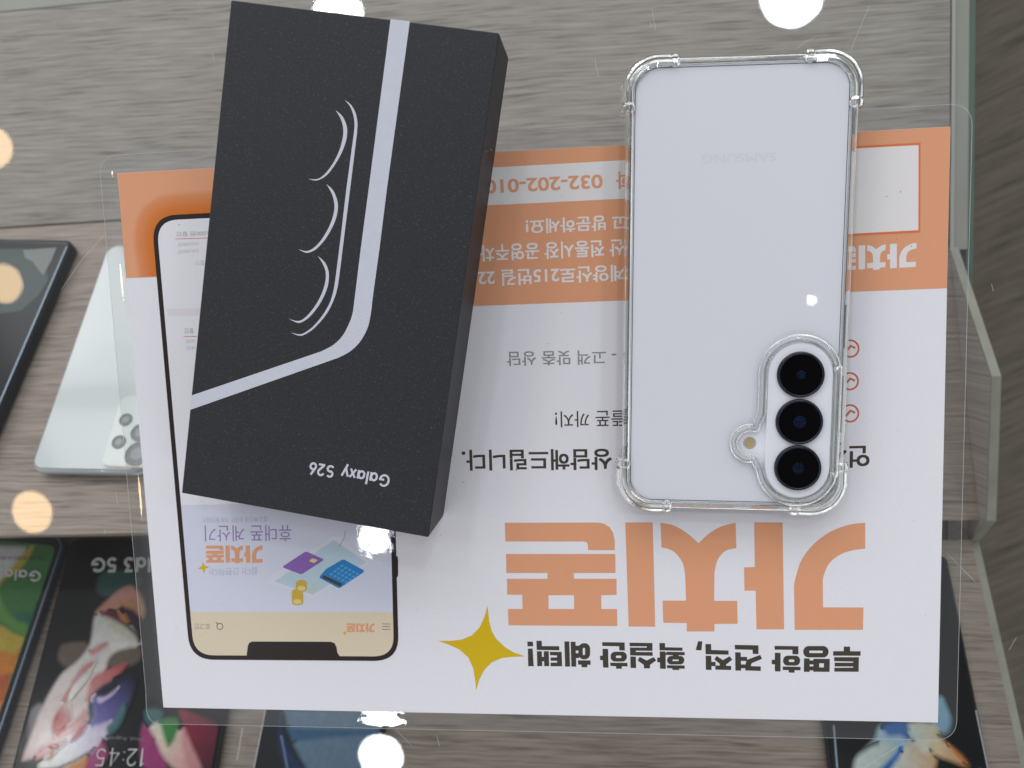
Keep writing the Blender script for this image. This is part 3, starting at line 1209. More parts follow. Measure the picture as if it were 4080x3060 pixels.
line_text(fr, '혁신을 완성으로 담아낸 화면', (174, 2217), (-80, 2216), (174, 2232), 0.45, 'lettering', 'sc_ink', root)

# wide folding phone with a flower wallpaper
root, fr = tilted_phone('display_phone', 'wide black phone with a colourful flower screen sticker under the flyer corner', PC, (283, 2140), (50, 3040), 132, 158, 6.6, +1, 0.5,
                        'gloss_black', GRP, r=7)
o, ax, ay, n = fr
face_sheet(fr, 2.0, 2, 130, 156, 5.5, 0.06, 'screen', 'fl_black', root)
S5 = lambda pts: [(x * 0.4973, 2235 + y * 0.4973) for x, y in pts]
wall(fr, root, [
    ('fl_teal', S5([(790, 130), (900, 60), (1100, 120), (1100, 230), (900, 300), (780, 250)]), True),
    ('fl_grey', S5([(330, 1140), (240, 1200), (215, 1330), (190, 1500), (175, 1600), (300, 1500), (360, 1300)]), ('fl_black', S5([(330, 1200)])[0], S5([(180, 1600)])[0])),
    ('fl_brown', S5([(520, 660), (700, 655), (720, 760), (560, 860), (470, 800), (470, 720)]), True),
    ('fl_white', S5([(760, 430), (830, 400), (1060, 520), (1120, 640), (1110, 690), (930, 730), (880, 820), (800, 1060), (720, 1200), (700, 1320),
                     (500, 1500), (210, 1600), (180, 1570), (240, 1400), (330, 1180), (480, 920), (620, 800), (720, 660)]), ('fl_pink', S5([(900, 500)])[0], S5([(100, 2900)])[0])),
    ('fl_pink', S5([(760, 420), (850, 320), (970, 220), (1060, 200), (1130, 280), (1165, 400), (1120, 480), (1000, 420), (880, 400)]), ('fl_peach', S5([(960, 200)])[0], S5([(1020, 460)])[0])),
    ('fl_peach', S5([(950, 320), (1080, 300), (1120, 400), (1060, 470), (960, 400)]), True),
    ('fl_wine', S5([(800, 420), (900, 400), (1010, 480), (1100, 590), (1000, 560), (900, 510)]), ('fl_dark', S5([(850, 430)])[0], S5([(1080, 560)])[0])),
    ('fl_orange', S5([(940, 400), (1010, 430), (1060, 520), (980, 500)]), True),
    ('fl_dark', S5([(960, 370), (1010, 370), (1110, 430), (1120, 620), (1060, 540), (1010, 440)]), True),
    ('fl_brown', S5([(920, 730), (1120, 690), (1120, 800), (980, 860), (850, 850)]), True),
    ('fl_rose', S5([(750, 920), (960, 830), (1020, 830), (900, 960), (740, 1080), (680, 1140), (700, 1040)]), ('fl_pink', S5([(960, 860)])[0], S5([(690, 1130)])[0])),
    ('fl_rose', S5([(540, 1110), (560, 1200), (560, 1320), (440, 1400), (420, 1300), (470, 1190)]), ('fl_white', S5([(500, 1250)])[0], S5([(600, 1120)])[0])),
    ('fl_pink', S5([(720, 720), (820, 655), (870, 660), (800, 730), (740, 760)]), True),
    ('fl_pink', S5([(600, 1280), (680, 1180), (710, 1220), (690, 1330), (560, 1400), (420, 1420)]), True),
    ('fl_lilac', S5([(700, 1290), (850, 1250), (960, 1230), (900, 1380), (760, 1500), (600, 1600), (450, 1659), (300, 1659), (380, 1520), (560, 1400)]), ('fl_white', S5([(900, 1280)])[0], S5([(420, 1640)])[0])),
    ('fl_navy', S5([(705, 1130), (800, 1010), (950, 930), (1060, 900), (1080, 980), (900, 1010), (800, 1100), (750, 1230), (715, 1320)]), True),
    ('fl_violet', S5([(745, 1090), (860, 1060), (1000, 960), (1075, 960), (1060, 1080), (980, 1250), (860, 1290), (720, 1330), (750, 1230)]), ('fl_navy', S5([(760, 1250)])[0], S5([(1060, 960)])[0])),
    ('fl_dteal', S5([(980, 1140), (1010, 1180), (960, 1320), (870, 1400), (850, 1330), (930, 1250)]), True),
    ('fl_magenta', S5([(820, 1440), (760, 1500), (690, 1590), (640, 1700), (760, 1700), (860, 1560)]), True),
    ('fl_orange', S5([(700, 1560), (620, 1600), (480, 1680), (650, 1720), (690, 1640)]), True),
    ('fl_orange', S5([(440, 1480), (400, 1500), (330, 1570), (400, 1590), (450, 1530)]), True),
    ('fl_magenta', S5([(1150, 1290), (1200, 1330), (1260, 1450), (1350, 1659), (1150, 1659), (1120, 1450)]), True),
    ('fl_pink', S5([(640, 860), (760, 800), (700, 900), (560, 1040), (500, 1130)]), True),
    ('fl_cream', S5([(830, 440), (1000, 520), (1100, 620), (1060, 650), (900, 560)]), True),
    ('fl_rose', S5([(700, 1300), (640, 1400), (560, 1450), (600, 1380)]), True),
    ('fl_pink', S5([(330, 1500), (460, 1440), (520, 1460), (380, 1560), (280, 1600)]), True),
    ('fl_white', S5([(620, 960), (700, 880), (720, 900), (640, 1010), (560, 1100)]), True),
    ('fl_rose', S5([(390, 1490), (450, 1510), (470, 1480), (420, 1470)]), True),
    ('fl_lilac', S5([(780, 1090), (850, 1080), (960, 1000), (900, 1080), (800, 1140)]), True),
    ('fl_dteal', S5([(1170, 1190), (1300, 1200), (1300, 1350), (1200, 1330), (1160, 1260)]), True),
    ('fl_cream', S5([(1200, 1330), (1300, 1280), (1440, 1300), (1500, 1450), (1600, 1659), (1420, 1680), (1300, 1560), (1240, 1420)]), ('fl_pink', S5([(1250, 1350)])[0], S5([(1560, 1600)])[0])),
    ('fl_green', S5([(1290, 1270), (1430, 1270), (1410, 1400), (1350, 1490), (1310, 1400)]), True),
    ('fl_crimson', S5([(1440, 1190), (1600, 1240), (1760, 1330), (1790, 1500), (1740, 1659), (1600, 1700), (1540, 1500), (1470, 1330)]), ('fl_dark', S5([(1500, 1300)])[0], S5([(1800, 1600)])[0])),
    ('fl_pink', S5([(1470, 1330), (1540, 1480), (1620, 1680), (1520, 1680), (1460, 1480)]), True),
], (2.1, 2.1, 129.9, 155.9), 'fl_black')
line_text(fr, 'old3 5G', (640, 2221), (360, 2223), (640, 2278), 1.2, 'lettering', 'sc_text', root, stroke=0.19)
line_text(fr, '12:45', (582, 2981), (388, 2980), (573, 3056), 1.2, 'lettering', 'sc_text', root, stroke=0.06)
line_text(fr, 'Wed, August 11', (574, 2935), (405, 2930), (574, 2953), 1.2, 'lettering', 'fl_grey', root)
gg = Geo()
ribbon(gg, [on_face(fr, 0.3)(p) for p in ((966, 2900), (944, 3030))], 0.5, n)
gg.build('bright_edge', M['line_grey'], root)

# blue wallpaper phone under the flyer's lower edge
root, fr = tilted_phone('display_phone', 'phone with a steel blue curved screen pattern under the lower edge of the flyer', PC, (1190, 2150), (1012, 3040), 76, 158, 8, +1, 0.5,
                        'gloss_black', GRP, r=7)
o, ax, ay, n = fr
face_sheet(fr, 2.0, 2, 74, 156, 5.5, 0.06, 'screen', 'bl_black', root)
S6 = lambda pts: [(1000 + x * 0.4973, 2235 + y * 0.4973) for x, y in pts]
wall(fr, root, [
    ('bl_deep', S6([(240, 1200), (260, 1400), (330, 1540), (450, 1720), (330, 1720), (220, 1500)]), True),
    ('bl_steel', S6([(270, 1190), (290, 1330), (340, 1480), (440, 1659), (500, 1900), (1100, 1900), (1100, 1190)]), False),
    ('bl_mid', S6([(280, 1330), (420, 1340), (900, 1350), (1040, 1350), (1040, 1390), (600, 1420), (330, 1450)]), False),
    ('bl_line', S6([(235, 1400), (250, 1400), (300, 1659), (280, 1659)]), False),
], (2.1, 2.1, 73.9, 155.9), 'bl_black')
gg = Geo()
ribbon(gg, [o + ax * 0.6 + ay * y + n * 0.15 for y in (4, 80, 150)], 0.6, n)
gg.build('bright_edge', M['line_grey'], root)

# big black phone at the lower right
root, fr = tilted_phone('display_phone', 'black phone with a blue and cream petal screen under the flyer corner', PC, (3775, 2215), (3945, 3062), 84, 158, 7, -1, 0.5,
                        'gloss_black', GRP, r=3)
o, ax, ay, n = fr
face_sheet(fr, 2.0, 2, 82, 156, 2.5, 0.06, 'screen', 'sc_black', root)
S8 = lambda pts: [(2980 + x * 0.4973, 2235 + y * 0.4973) for x, y in pts]
wall(fr, root, [
    ('bu_sky', S8([(1540, 1080), (1600, 1180), (1630, 1280), (1600, 1370), (1530, 1390), (1480, 1340), (1420, 1200)]), True),
    ('bu_sky', S8([(1070, 1310), (1300, 1290), (1320, 1450), (1250, 1560), (1120, 1659), (1000, 1760), (860, 1700), (850, 1600), (920, 1520), (1010, 1430)]), ('bu_pale', S8([(1250, 1300)])[0], S8([(900, 1700)])[0])),
    ('bu_pale', S8([(900, 1540), (1080, 1450), (1200, 1480), (1140, 1600), (1000, 1720), (860, 1720), (850, 1620)]), True),
    ('bu_blue', S8([(1080, 1330), (1180, 1290), (1300, 1300), (1290, 1430), (1220, 1400), (1130, 1400)]), True),
    ('bu_peach', S8([(1200, 1560), (1320, 1430), (1440, 1500), (1510, 1570), (1500, 1659), (1440, 1740), (1100, 1720)]), ('bu_pale', S8([(1500, 1600)])[0], S8([(1150, 1650)])[0])),
    ('bu_pale', S8([(1290, 1300), (1500, 1310), (1540, 1430), (1500, 1520), (1400, 1540), (1330, 1430)]), ('bu_cream', S8([(1300, 1400)])[0], S8([(1530, 1420)])[0])),
    ('bu_cream', S8([(1500, 1410), (1560, 1430), (1700, 1540), (1770, 1630), (1730, 1645), (1640, 1610), (1480, 1540)]), ('bu_orange', S8([(1520, 1440)])[0], S8([(1800, 1620)])[0])),
    ('bu_orange', S8([(1590, 1450), (1690, 1530), (1765, 1620), (1740, 1620), (1660, 1550)]), True),
    ('bu_blue', S8([(1230, 1480), (1180, 1540), (1080, 1640), (1000, 1720), (1100, 1720), (1180, 1620), (1220, 1560)]), True),
], (2.1, 2.1, 81.9, 155.9), 'sc_black')
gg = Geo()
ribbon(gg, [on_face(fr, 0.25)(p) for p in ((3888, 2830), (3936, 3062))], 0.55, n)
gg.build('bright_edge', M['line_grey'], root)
gg = Geo()
ribbon(gg, [on_face(fr, 0.15)(p) for p in ((3322, 2890), (3336, 3060))], 0.8, n)
gg.build('side_edge', M['rim_blue'], root)

# ================================================================== THE LAMINATED FLYER
ZP = 0.30       # top of the paper above the counter glass
flyer = empty('laminated_flyer', (0, 0, 0), 0, 'laminated white and orange sales flyer lying upside down on the glass counter', 'flyer')
_lay = [0]


def pg(p, z=None):
    return onz(p, ZP if z is None else z)


# paper: a thin block with rounded-off nothing, exact A4
corners = [onz(p, ZP) for p in ((467, 690), (3787, 504), (3737, 2879), (651, 2819))]
g = Geo()
vs = [tuple(c) for c in corners] + [(c[0], c[1], 0.12) for c in corners]
g.add(vs, [(3, 2, 1, 0), (0, 1, 5, 4), (1, 2, 6, 5), (2, 3, 7, 6), (3, 0, 4, 7)])
paper = g.build('paper', M['paper'], flyer)


def lines_quad(l):
    """four lines each given by two pixels -> their four crossings (left/top, top/right, right/bottom, bottom/left)"""
    L = [np.cross([*a, 1], [*b, 1]) for a, b in l]
    out = []
    for i in range(4):
        p = np.cross(L[i], L[(i + 1) % 4])
        out.append((p[0] / p[2], p[1] / p[2]))
    return out


# film margin: outer edge rounded, sagging from the paper's height to the glass
oq = lines_quad([((400, 700), (579, 2732)), ((520, 614), (3700, 421)), ((3874, 480), (3813, 2832)), ((2746, 2932), (3477, 2944))])
oc = [onz(p, 0.05) for p in oq]
# keep the far-left bottom end where the photo shows it
oc[3] = onz((592, 2882), 0.05)


def quad_round(c, r, n=8):
    """rounded outline of a world quad (order TL, TR, BR, BL)"""
    pts = []
    for i in range(4):
        p = c[i]
        a = c[i - 1] - p
        b = c[(i + 1) % 4] - p
        a = a / np.linalg.norm(a)
        b = b / np.linalg.norm(b)
        for k in range(n + 1):
            t = k / n
            q0, q1 = p + a * r, p + b * r
            pts.append((1 - t) ** 2 * q0 + 2 * t * (1 - t) * p + t * t * q1)
    return pts


def margin_ring(inner, outer, steps, zf):
    vs, fs = [], []
    N = len(inner)
    for s in range(steps + 1):
        t = s / steps
        for i in range(N):
            p = inner[i] * (1 - t) + outer[i] * t
            vs.append((p[0], p[1], zf(t, p)))
    for s in range(steps):
        for i in range(N):
            j = (i + 1) % N
            fs.append((s * N + i, s * N + j, (s + 1) * N + j, (s + 1) * N + i))
    return vs, fs


def densify(pts, per):
    out = []
    for i in range(len(pts)):
        a, b = pts[i], pts[(i + 1) % len(pts)]
        m = max(1, int(np.linalg.norm(b - a) / per))
        for k in range(m):
            out.append(a + (b - a) * k / m)
    return out


outer = densify(quad_round(oc, 8.0), 5.0)
# matching inner points: nearest point on the paper rectangle
cc = [np.array(c) for c in corners]


def nearest_on_quad(p):
    best = None
    for i in range(4):
        a, b = cc[i], cc[(i + 1) % 4]
        t = np.clip(np.dot(p[:2] - a[:2], b[:2] - a[:2]) / np.dot(b[:2] - a[:2], b[:2] - a[:2]), 0, 1)
        q = a + (b - a) * t
        d = np.linalg.norm(q[:2] - p[:2])
        if best is None or d < best[0]:
            best = (d, q)
    return best[1]


inner = [nearest_on_quad(p) for p in outer]


def film_z(t, p):
    bottom = 1.0 / (1.0 + math.exp((p[1] + 103.0) / 1.5))
    dcor = np.linalg.norm(p[:2] - oc[3][:2])
    flat = 0.34 - 6.5 * (0.010 * t + 0.014 * t * t)
    sag = 0.34 - 0.29 * (1 - (1 - t) ** 3)
    return 1.8 * max(0.0, 1 - dcor / 12.0) ** 1.4 + flat * bottom + sag * (1 - bottom)


vs, fs = margin_ring(inner, outer, 8, film_z)
link('clear_margin', vs, fs, M['film'], flyer, smooth=True)
g = Geo()
ribbon(g, [np.array([p[0], p[1], film_z(1.0, p) + 0.012]) for p in outer], 0.15, (0, 0, 1), closed=True)
g.build('film_edge', M['film_seam'], flyer)


def sheet(name, px_loops, mat, level, parent=None, world_pts=None):
    """printed area: outline in seen points laid on the paper, one thin layer per level"""
    z = ZP + 0.02 * level
    g = Geo()
    for i_, lp in enumerate(px_loops):
        z = ZP + 0.02 * level + 0.0004 * i_
        ol, holes = (lp, []) if not isinstance(lp, dict) else (lp['o'], lp['h'])
        g.poly([tuple(onz(p, z)) for p in ol], [[tuple(onz(p, z)) for p in h] for h in holes])
    return g.build(name, M[mat], parent or flyer)


def wsheet(name, loops, mat, level, parent=None):
    z = ZP + 0.02 * level
    g = Geo()
    for lp in loops:
        ol, holes = (lp, []) if not isinstance(lp, dict) else (lp['o'], lp['h'])
        g.poly([(p[0], p[1], z) for p in ol], [[(p[0], p[1], z) for p in h] for h in holes])
    return g.build(name, M[mat], parent or flyer)


def ptext(body, bl, br, tl, mat, level, bold=0.0, name='lettering', parent=None):
    z = ZP + 0.02 * level
    g = Geo()
    items = body if isinstance(body, list) else [(body, bl, br, tl)]
    for b_, l_, r_, t_ in items:
        text_on(g, b_, onz(l_, z), onz(r_, z), onz(t_, z), bold, lift=0.004)
    return g.build(name, M[mat], parent or flyer)


e_ = 0.6  # keep the print a hair inside the paper


def lerp(a, b, t):
    return (a[0] + (b[0] - a[0]) * t, a[1] + (b[1] - a[1]) * t)


TLp, TRp = (467.6, 690.6), (3786.3, 504.6)
# the header: tall on the right, shorter at the left end
hdr = [(502, 1108), TLp, TRp, (3773.2, 1148.5), (1700, 1230), (1250, 1084)]
band = sheet('header_band', [[(502, 1108), TLp, TRp, (3773.4, 1148.5), (1640, 1229), (1640, 1072)]], 'orange', 1)
sheet('number_strip', [[(1700, 682), (2497, 637.5), (2930, 613), (2930, 769), (2497, 791), (1700, 830)]], 'white_print', 2, band)
ptext('032-202-010', (2400, 694), (1932, 717), (2402, 750), 'orange', 3, 0.022, parent=band)
ptext('화', (2515, 680), (2454, 683), (2516, 751), 'orange', 3, 0.02, parent=band)
ptext([('고 방문하세요!', (2497, 853), (2094, 873), (2498, 915))], None, None, None, 'white_print', 2, 0.02, parent=band)
ptext([('산 전통시장 공영주차', (2487, 951), (1912, 976), (2488, 1020))], None, None, None, 'white_print', 2, 0.02, parent=band)
ptext([('계양산로215번길 22', (2492, 1053), (1903, 1078), (2493, 1120))], None, None, None, 'white_print', 2, 0.02, parent=band)
sheet('code_border', [[(3310, 588), (3668, 568), (3667, 927), (3308, 944)]], 'orange_deep', 2, band)
sheet('code_panel', [[(3310, 597), (3660, 578), (3659, 917), (3308, 936)]], 'white_print', 3, band)
ptext([('- 고객 맞춤 상담', (2455, 1393), (2019, 1401), (2456, 1452))], None, None, None, 'ink_soft', 1, 0.012)
ptext([('뜰폰 까지!', (2492, 1634), (2211, 1639), (2493, 1699))], None, None, None, 'ink', 1, 0.004)
ptext([('히 상담해드립니다.', (2546, 1786), (1839, 1792), (2547, 1872))], None, None, None, 'ink', 1, 0.022)
ptext([('언제', (3466, 1773), (3290, 1777), (3464, 1863))], None, None, None, 'ink', 1, 0.022)
HK = 480 / 2212
HH = lambda n, pts: [((2080, 2540, 2990)[n - 1] + x * HK, 2530 + y * HK) for x, y in pts]
HO = lambda n, a, b, r, c, d, r2: dict(o=HH(n, rrect(a[0], a[1], b[0], b[1], r, 6)), h=[HH(n, rrect(c[0], c[1], d[0], d[1], r2, 4))])
HEAD = [HH(1, p) for p in (
    [(97, 122), (200, 122), (203, 207), (101, 209)], [(107, 250), (195, 250), (215, 573), (112, 575)],
    [(263, 107), (360, 107), (366, 203), (683, 206), (683, 282), (270, 275)], [(272, 298), (362, 298), (372, 573), (280, 573)],
    [(398, 298), (490, 298), (498, 573), (408, 573)], [(364, 402), (402, 402), (404, 484), (368, 484)],
    [(642, 312), (728, 310), (735, 575), (645, 575)], [(512, 310), (700, 310), (700, 378), (513, 372)],
    [(525, 413), (700, 413), (700, 474), (525, 474)], [(523, 508), (700, 508), (700, 575), (525, 575)],
    [(777, 118), (867, 118), (882, 580), (792, 582)], [(892, 125), (982, 125), (996, 582), (906, 582)],
    [(980, 196), (1060, 196), (1060, 285), (985, 285)], [(988, 335), (1060, 335), (1060, 400), (1035, 425), (990, 425)],
    [(1027, 465), (1257, 467), (1260, 548), (1198, 545), (1197, 594), (1092, 592), (1090, 545), (1030, 545)],
    [(1470, 132), (1885, 137), (1887, 286), (1787, 283), (1782, 207), (1474, 202)],
    [(1477, 255), (1580, 257), (1588, 600), (1488, 598), (1483, 462), (1432, 462), (1432, 380), (1480, 380)],
    [(1620, 508), (1935, 512), (1937, 578), (1832, 575), (1832, 621), (1727, 619), (1726, 572), (1622, 570)],
    [(1987, 395), (2090, 397), (2095, 608), (1993, 606)])]
HEAD += [HO(1, (1035, 150), (1250, 447), 100, (1115, 235), (1157, 370), 20), HO(1, (1625, 308), (1925, 488), 85, (1722, 378), (1825, 423), 20)]
HEAD += [HH(2, p) for p in (
    [(-147, 142), (275, 147), (275, 210), (-145, 207)], [(170, 205), (275, 205), (275, 292), (170, 290)], [(-138, 230), (180, 232), (180, 290), (-137, 287)],
    [(-137, 280), (-32, 280), (-32, 378), (-135, 375)], [(-40, 312), (278, 314), (280, 382), (-40, 378)],
    [(40, 402), (170, 468), (297, 406), (345, 468), (230, 548), (230, 613), (118, 613), (115, 550), (2, 468)],
    [(402, 148), (505, 148), (507, 225), (826, 232), (826, 290), (404, 282)],
    [(408, 302), (515, 304), (520, 622), (415, 620), (412, 502), (362, 500), (362, 415), (410, 415)],
    [(515, 335), (545, 308), (866, 314), (866, 373), (757, 370), (757, 395), (645, 395), (648, 370), (515, 366)],
    [(540, 555), (865, 560), (866, 620), (768, 617), (766, 643), (642, 642), (640, 612), (542, 610)],
    [(1112, 115), (1190, 117), (1175, 283), (1068, 278)],
    [(1245, 168), (1350, 166), (1355, 275), (1672, 285), (1674, 362), (1250, 353)], [(1252, 380), (1355, 383), (1360, 642), (1255, 640)],
    [(1350, 493), (1435, 495), (1435, 572), (1355, 572)],
    [(1455, 385), (1567, 462), (1692, 390), (1740, 453), (1625, 545), (1628, 566), (1720, 570), (1720, 643), (1428, 637), (1430, 562), (1510, 560), (1510, 530), (1410, 448)],
    [(1785, 182), (2221, 190), (2222, 350), (2116, 347), (2112, 272), (1790, 264)], [(1793, 318), (1895, 320), (1903, 655), (1798, 653)],
    [(1893, 402), (2012, 403), (2012, 478), (1895, 475)], [(1895, 540), (1990, 542), (1990, 612), (1898, 610)])]
HEAD += [HO(2, (543, 385), (860, 540), 75, (643, 450), (757, 480), 12)]
HEAD += [HH(3, p) for p in (
    [(180, 365), (212, 438), (30, 515), (10, 545), (12, 573), (190, 577), (190, 660), (-96, 652), (-90, 540), (-70, 458)],
    [(443, 200), (880, 206), (880, 356), (773, 353), (770, 272), (446, 270)],
    [(448, 326), (553, 328), (553, 670), (450, 668), (448, 538), (392, 536), (392, 455), (448, 455)],
    [(592, 580), (920, 585), (920, 648), (810, 646), (810, 692), (703, 690), (702, 645), (594, 643)],
    [(983, 430), (1087, 432), (1087, 677), (982, 677)], [(1080, 467), (1160, 467), (1160, 540), (1080, 540)], [(1080, 577), (1160, 577), (1160, 650), (1080, 650)],
    [(1715, 214), (1830, 214), (1830, 298), (2023, 300), (2021, 382), (1517, 380), (1520, 298), (1713, 298)],
    [(1885, 408), (1992, 408), (1987, 675), (1885, 675)], [(1537, 408), (1895, 408), (1895, 487), (1538, 482)], [(1547, 508), (1895, 510), (1895, 578), (1547, 578)],
    [(1540, 603), (1895, 600), (1895, 675), (1542, 672)])]
HEAD += [HO(3, (600, 380), (912, 562), 85, (703, 450), (808, 497), 20), HO(3, (970, 203), (1435, 412), 100, (1078, 287), (1330, 332), 20),
         dict(o=HH(3, [(1155, 437), (1457, 440), (1453, 677), (1155, 675)]), h=[HH(3, [(1262, 520), (1350, 520), (1350, 595), (1264, 595)])])]
sheet('headline', HEAD, 'ink', 1)

# big logo, drawn shape by shape
K_ = 0.4973
LA = lambda pts: [(2000 + x * K_, 1500 + y * K_) for x, y in pts]
LB = lambda pts: [(2000 + x * K_, 2235 + y * K_) for x, y in pts]
LC = lambda pts: [(2980 + x * K_, 1500 + y * K_) for x, y in pts]
LD = lambda pts: [(2980 + x * K_, 2235 + y * K_) for x, y in pts]
SP = lambda pts: [tuple(p) for p in smooth_poly(pts, 5, False)]
LOGO = [
    LA([(22, 1172), (770, 1170), (820, 1180), (862, 1208), (890, 1252), (903, 1310), (905, 1392), (690, 1392), (688, 1350), (680, 1330), (660, 1323), (28, 1322)]),
    dict(o=LA([(32, 1422), (908, 1422), (910, 1575), (575, 1575)]) + LB([(577, 143), (918, 143), (918, 272), (795, 275), (797, 385), (922, 385), (924, 522), (52, 516),
               (48, 385), (165, 385), (162, 272), (42, 270), (40, 143), (365, 143), (365, 97)]) + LA([(35, 1575)]),
         h=[LB([(373, 275), (373, 385), (578, 385), (577, 275)])]),
    LA([(988, 1170), (1208, 1170)]) + LB([(1228, 527), (1015, 525)]),
    SP(LA([(1270, 1172), (1380, 1195), (1485, 1258), (1575, 1335)])) + SP(LA([(1577, 1334), (1655, 1262), (1755, 1203), (1872, 1172)])) + SP(LA([(1878, 1375), (1790, 1398), (1728, 1470), (1702, 1570)]))
    + LB([(1700, 320), (1885, 320), (1888, 503), (1702, 505), (1702, 565), (1480, 565), (1480, 498), (1292, 495), (1287, 318), (1475, 318)])
    + SP(LA([(1468, 1600), (1450, 1500), (1395, 1420), (1340, 1385), (1278, 1370)])),
    LC([(50, 1170), (278, 1170)]) + LD([(290, 548), (68, 548), (62, 238), (-28, 238), (-31, 52), (55, 48)]),
    SP(LC([(940, 1172), (800, 1190), (650, 1250), (520, 1350), (430, 1470), (385, 1600)]) + LD([(368, 200)])) + LD([(375, 552), (922, 552), (926, 373), (602, 372)])
    + SP(LD([(600, 150)]) + LC([(612, 1580), (650, 1500), (730, 1432), (830, 1395), (940, 1380)])),
]
sheet('brand_logo', LOGO, 'orange', 1)


def small_logo(bl_px, br_px, tl_px, mat, level, parent, name='brand_logo'):
    """the same mark, smaller: fitted to reading-direction corners"""
    z = ZP + 0.02 * level
    W = []
    for lp in LOGO:
        ol, hs = (lp, []) if not isinstance(lp, dict) else (lp['o'], lp['h'])
        W.append(([onz(p, ZP)[:2] for p in ol], [[onz(p, ZP)[:2] for p in h] for h in hs]))
    allp = np.array([p for w in W for p in w[0]])
    lo, hi = allp.min(0), allp.max(0)
    bl, br, tl = (onz(p, z) for p in (bl_px, br_px, tl_px))
    g = Geo()

    def mp(p):
        u = (hi[0] - p[0]) / (hi[0] - lo[0])
        v = (hi[1] - p[1]) / (hi[1] - lo[1])
        return tuple(bl + (br - bl) * u + (tl - bl) * v)
    for ol, hs in W:
        g.poly([mp(p) for p in ol], [[mp(p) for p in h] for h in hs])
    return g.build(name, M[mat], parent)


small_logo((3652, 965), (3300, 985), (3650, 1066), 'white_print', 2, band)

# four-pointed star
S6b = lambda pts: [(1000 + x * K_, 2235 + y * K_) for x, y in pts]
star_c = []
tips = [(1895, 358), (2197, 765), (1804, 1037), (1497, 640)]
mids = [[(1908, 480), (1928, 560), (1965, 625), (2040, 695), (2110, 735)], [(2100, 768), (2010, 778), (1930, 812), (1868, 875), (1830, 950)],
        [(1794, 940), (1780, 860), (1742, 775), (1670, 710), (1590, 672)], [(1600, 640), (1690, 630), (1770, 596), (1830, 535), (1870, 450)]]
for t_, m_ in zip(tips, mids):
    star_c += [t_] + m_
sheet('star_mark', [S6b(star_c)], 'mustard', 1)


def tiny_star(c, r, level, parent):
    pts = []
    for k in range(16):
        a = math.radians(-8 + k * 22.5)
        rr = r if k % 4 == 0 else (r * 0.36 if k % 4 == 2 else r * 0.45)
        pts.append((c[0] + rr * math.cos(a), c[1] + rr * math.sin(a)))
    return sheet('star_mark', [pts], 'mustard', level, parent)


# check marks in circles beside the phone
for c in ((3388, 1389), (3386, 1519), (3387, 1647)):
    z = ZP + 0.02
    g = Geo()
    ribbon(g, [onz((c[0] + 33 * math.cos(a), c[1] + 33 * math.sin(a)), z) for a in np.linspace(0, 2 * math.pi, 40, endpoint=False)], 0.62, (0, 0, 1), closed=True)
    ribbon(g, [onz((c[0] + dx, c[1] + dy), z + 0.003) for dx, dy in ((-18, 12), (2, -11), (20, -2))], 0.75, (0, 0, 1))
    g.build('check_mark', M['check'], flyer)

# printed phone picture
pq = lines_quad([((659, 1500), (731, 2325)), ((711, 855), (835.4, 848.5)), ((1581, 2300), (1587, 2538)), ((855, 2628.5), (1487, 2633))])
pcw = [onz(p, ZP) for p in pq]
pout = quad_round(pcw, 10.0, 10)
cen = sum(pcw) / 4


def inset_quad(c, d):
    out = []
    for i in range(4):
        p = c[i]
        a = (c[i - 1] - p)
        b = (c[(i + 1) % 4] - p)
        out.append(p + a / np.linalg.norm(a) * d + b / np.linalg.norm(b) * d)
    return out


pic = wsheet('phone_picture', [pout], 'bezel', 3)
pin_q = inset_quad(pcw, 1.85)
wsheet('picture_screen', [quad_round(pin_q, 8.3, 10)], 'paper', 4, pic)
# printed glow behind the picture's upper end
glow_v, glow_f, glow_c = [], [], []
ring_r = [(-2.5, 11.5), (0.2, 12.5), (1.6, 13.5), (3.2, 15), (4.8, 16.5), (6.6, 18), (8.6, 20)]
ring_c = [(0.66, 0.170, 0.020), (0.66, 0.175, 0.022), (0.665, 0.185, 0.030), (0.68, 0.205, 0.052), (0.695, 0.235, 0.083), (0.71, 0.262, 0.110), ORANGE]
NR = None
for (d, r), col in zip(ring_r, ring_c):
    oo = quad_round(inset_quad(pcw, -d), r, 10)
    # only the part above the header's lower edge
    lim_a, lim_b = onz((502, 1107), ZP), onz((1640, 1072), ZP)
    pts = []
    for p in oo:
        q = p.copy()
        yl = lim_a[1] + (lim_b[1] - lim_a[1]) * (q[0] - lim_a[0]) / (lim_b[0] - lim_a[0])
        if q[1] < yl + 0.25:
            q[1] = yl + 0.25
        pts.append(q)
    NR = len(pts)
    glow_v += [(p[0], p[1], ZP + 0.04) for p in pts]
    glow_c += [col] * NR
for s in range(len(ring_r) - 1):
    for i in range(NR):
        j = (i + 1) % NR
        a_, b_, c_, d_ = s * NR + i, s * NR + j, (s + 1) * NR + j, (s + 1) * NR + i
        ys = [glow_v[k][1] for k in (a_, b_, c_, d_)]
        glow_f.append((a_, d_, c_, b_))
gl_o = link('printed_glow', glow_v, glow_f, M['print_attr'], band, cols=glow_c)
# drop collapsed faces
bm = bmesh.new()
bm.from_mesh(gl_o.data)
bmesh.ops.delete(bm, geom=[f for f in bm.faces if f.calc_area() < 1e-9], context='FACES')
bmesh.ops.recalc_face_normals(bm, faces=bm.faces[:])
if bm.faces and sum(f.normal.z for f in bm.faces) < 0:
    bmesh.ops.reverse_faces(bm, faces=bm.faces[:])
bm.to_mesh(gl_o.data)
bm.free()


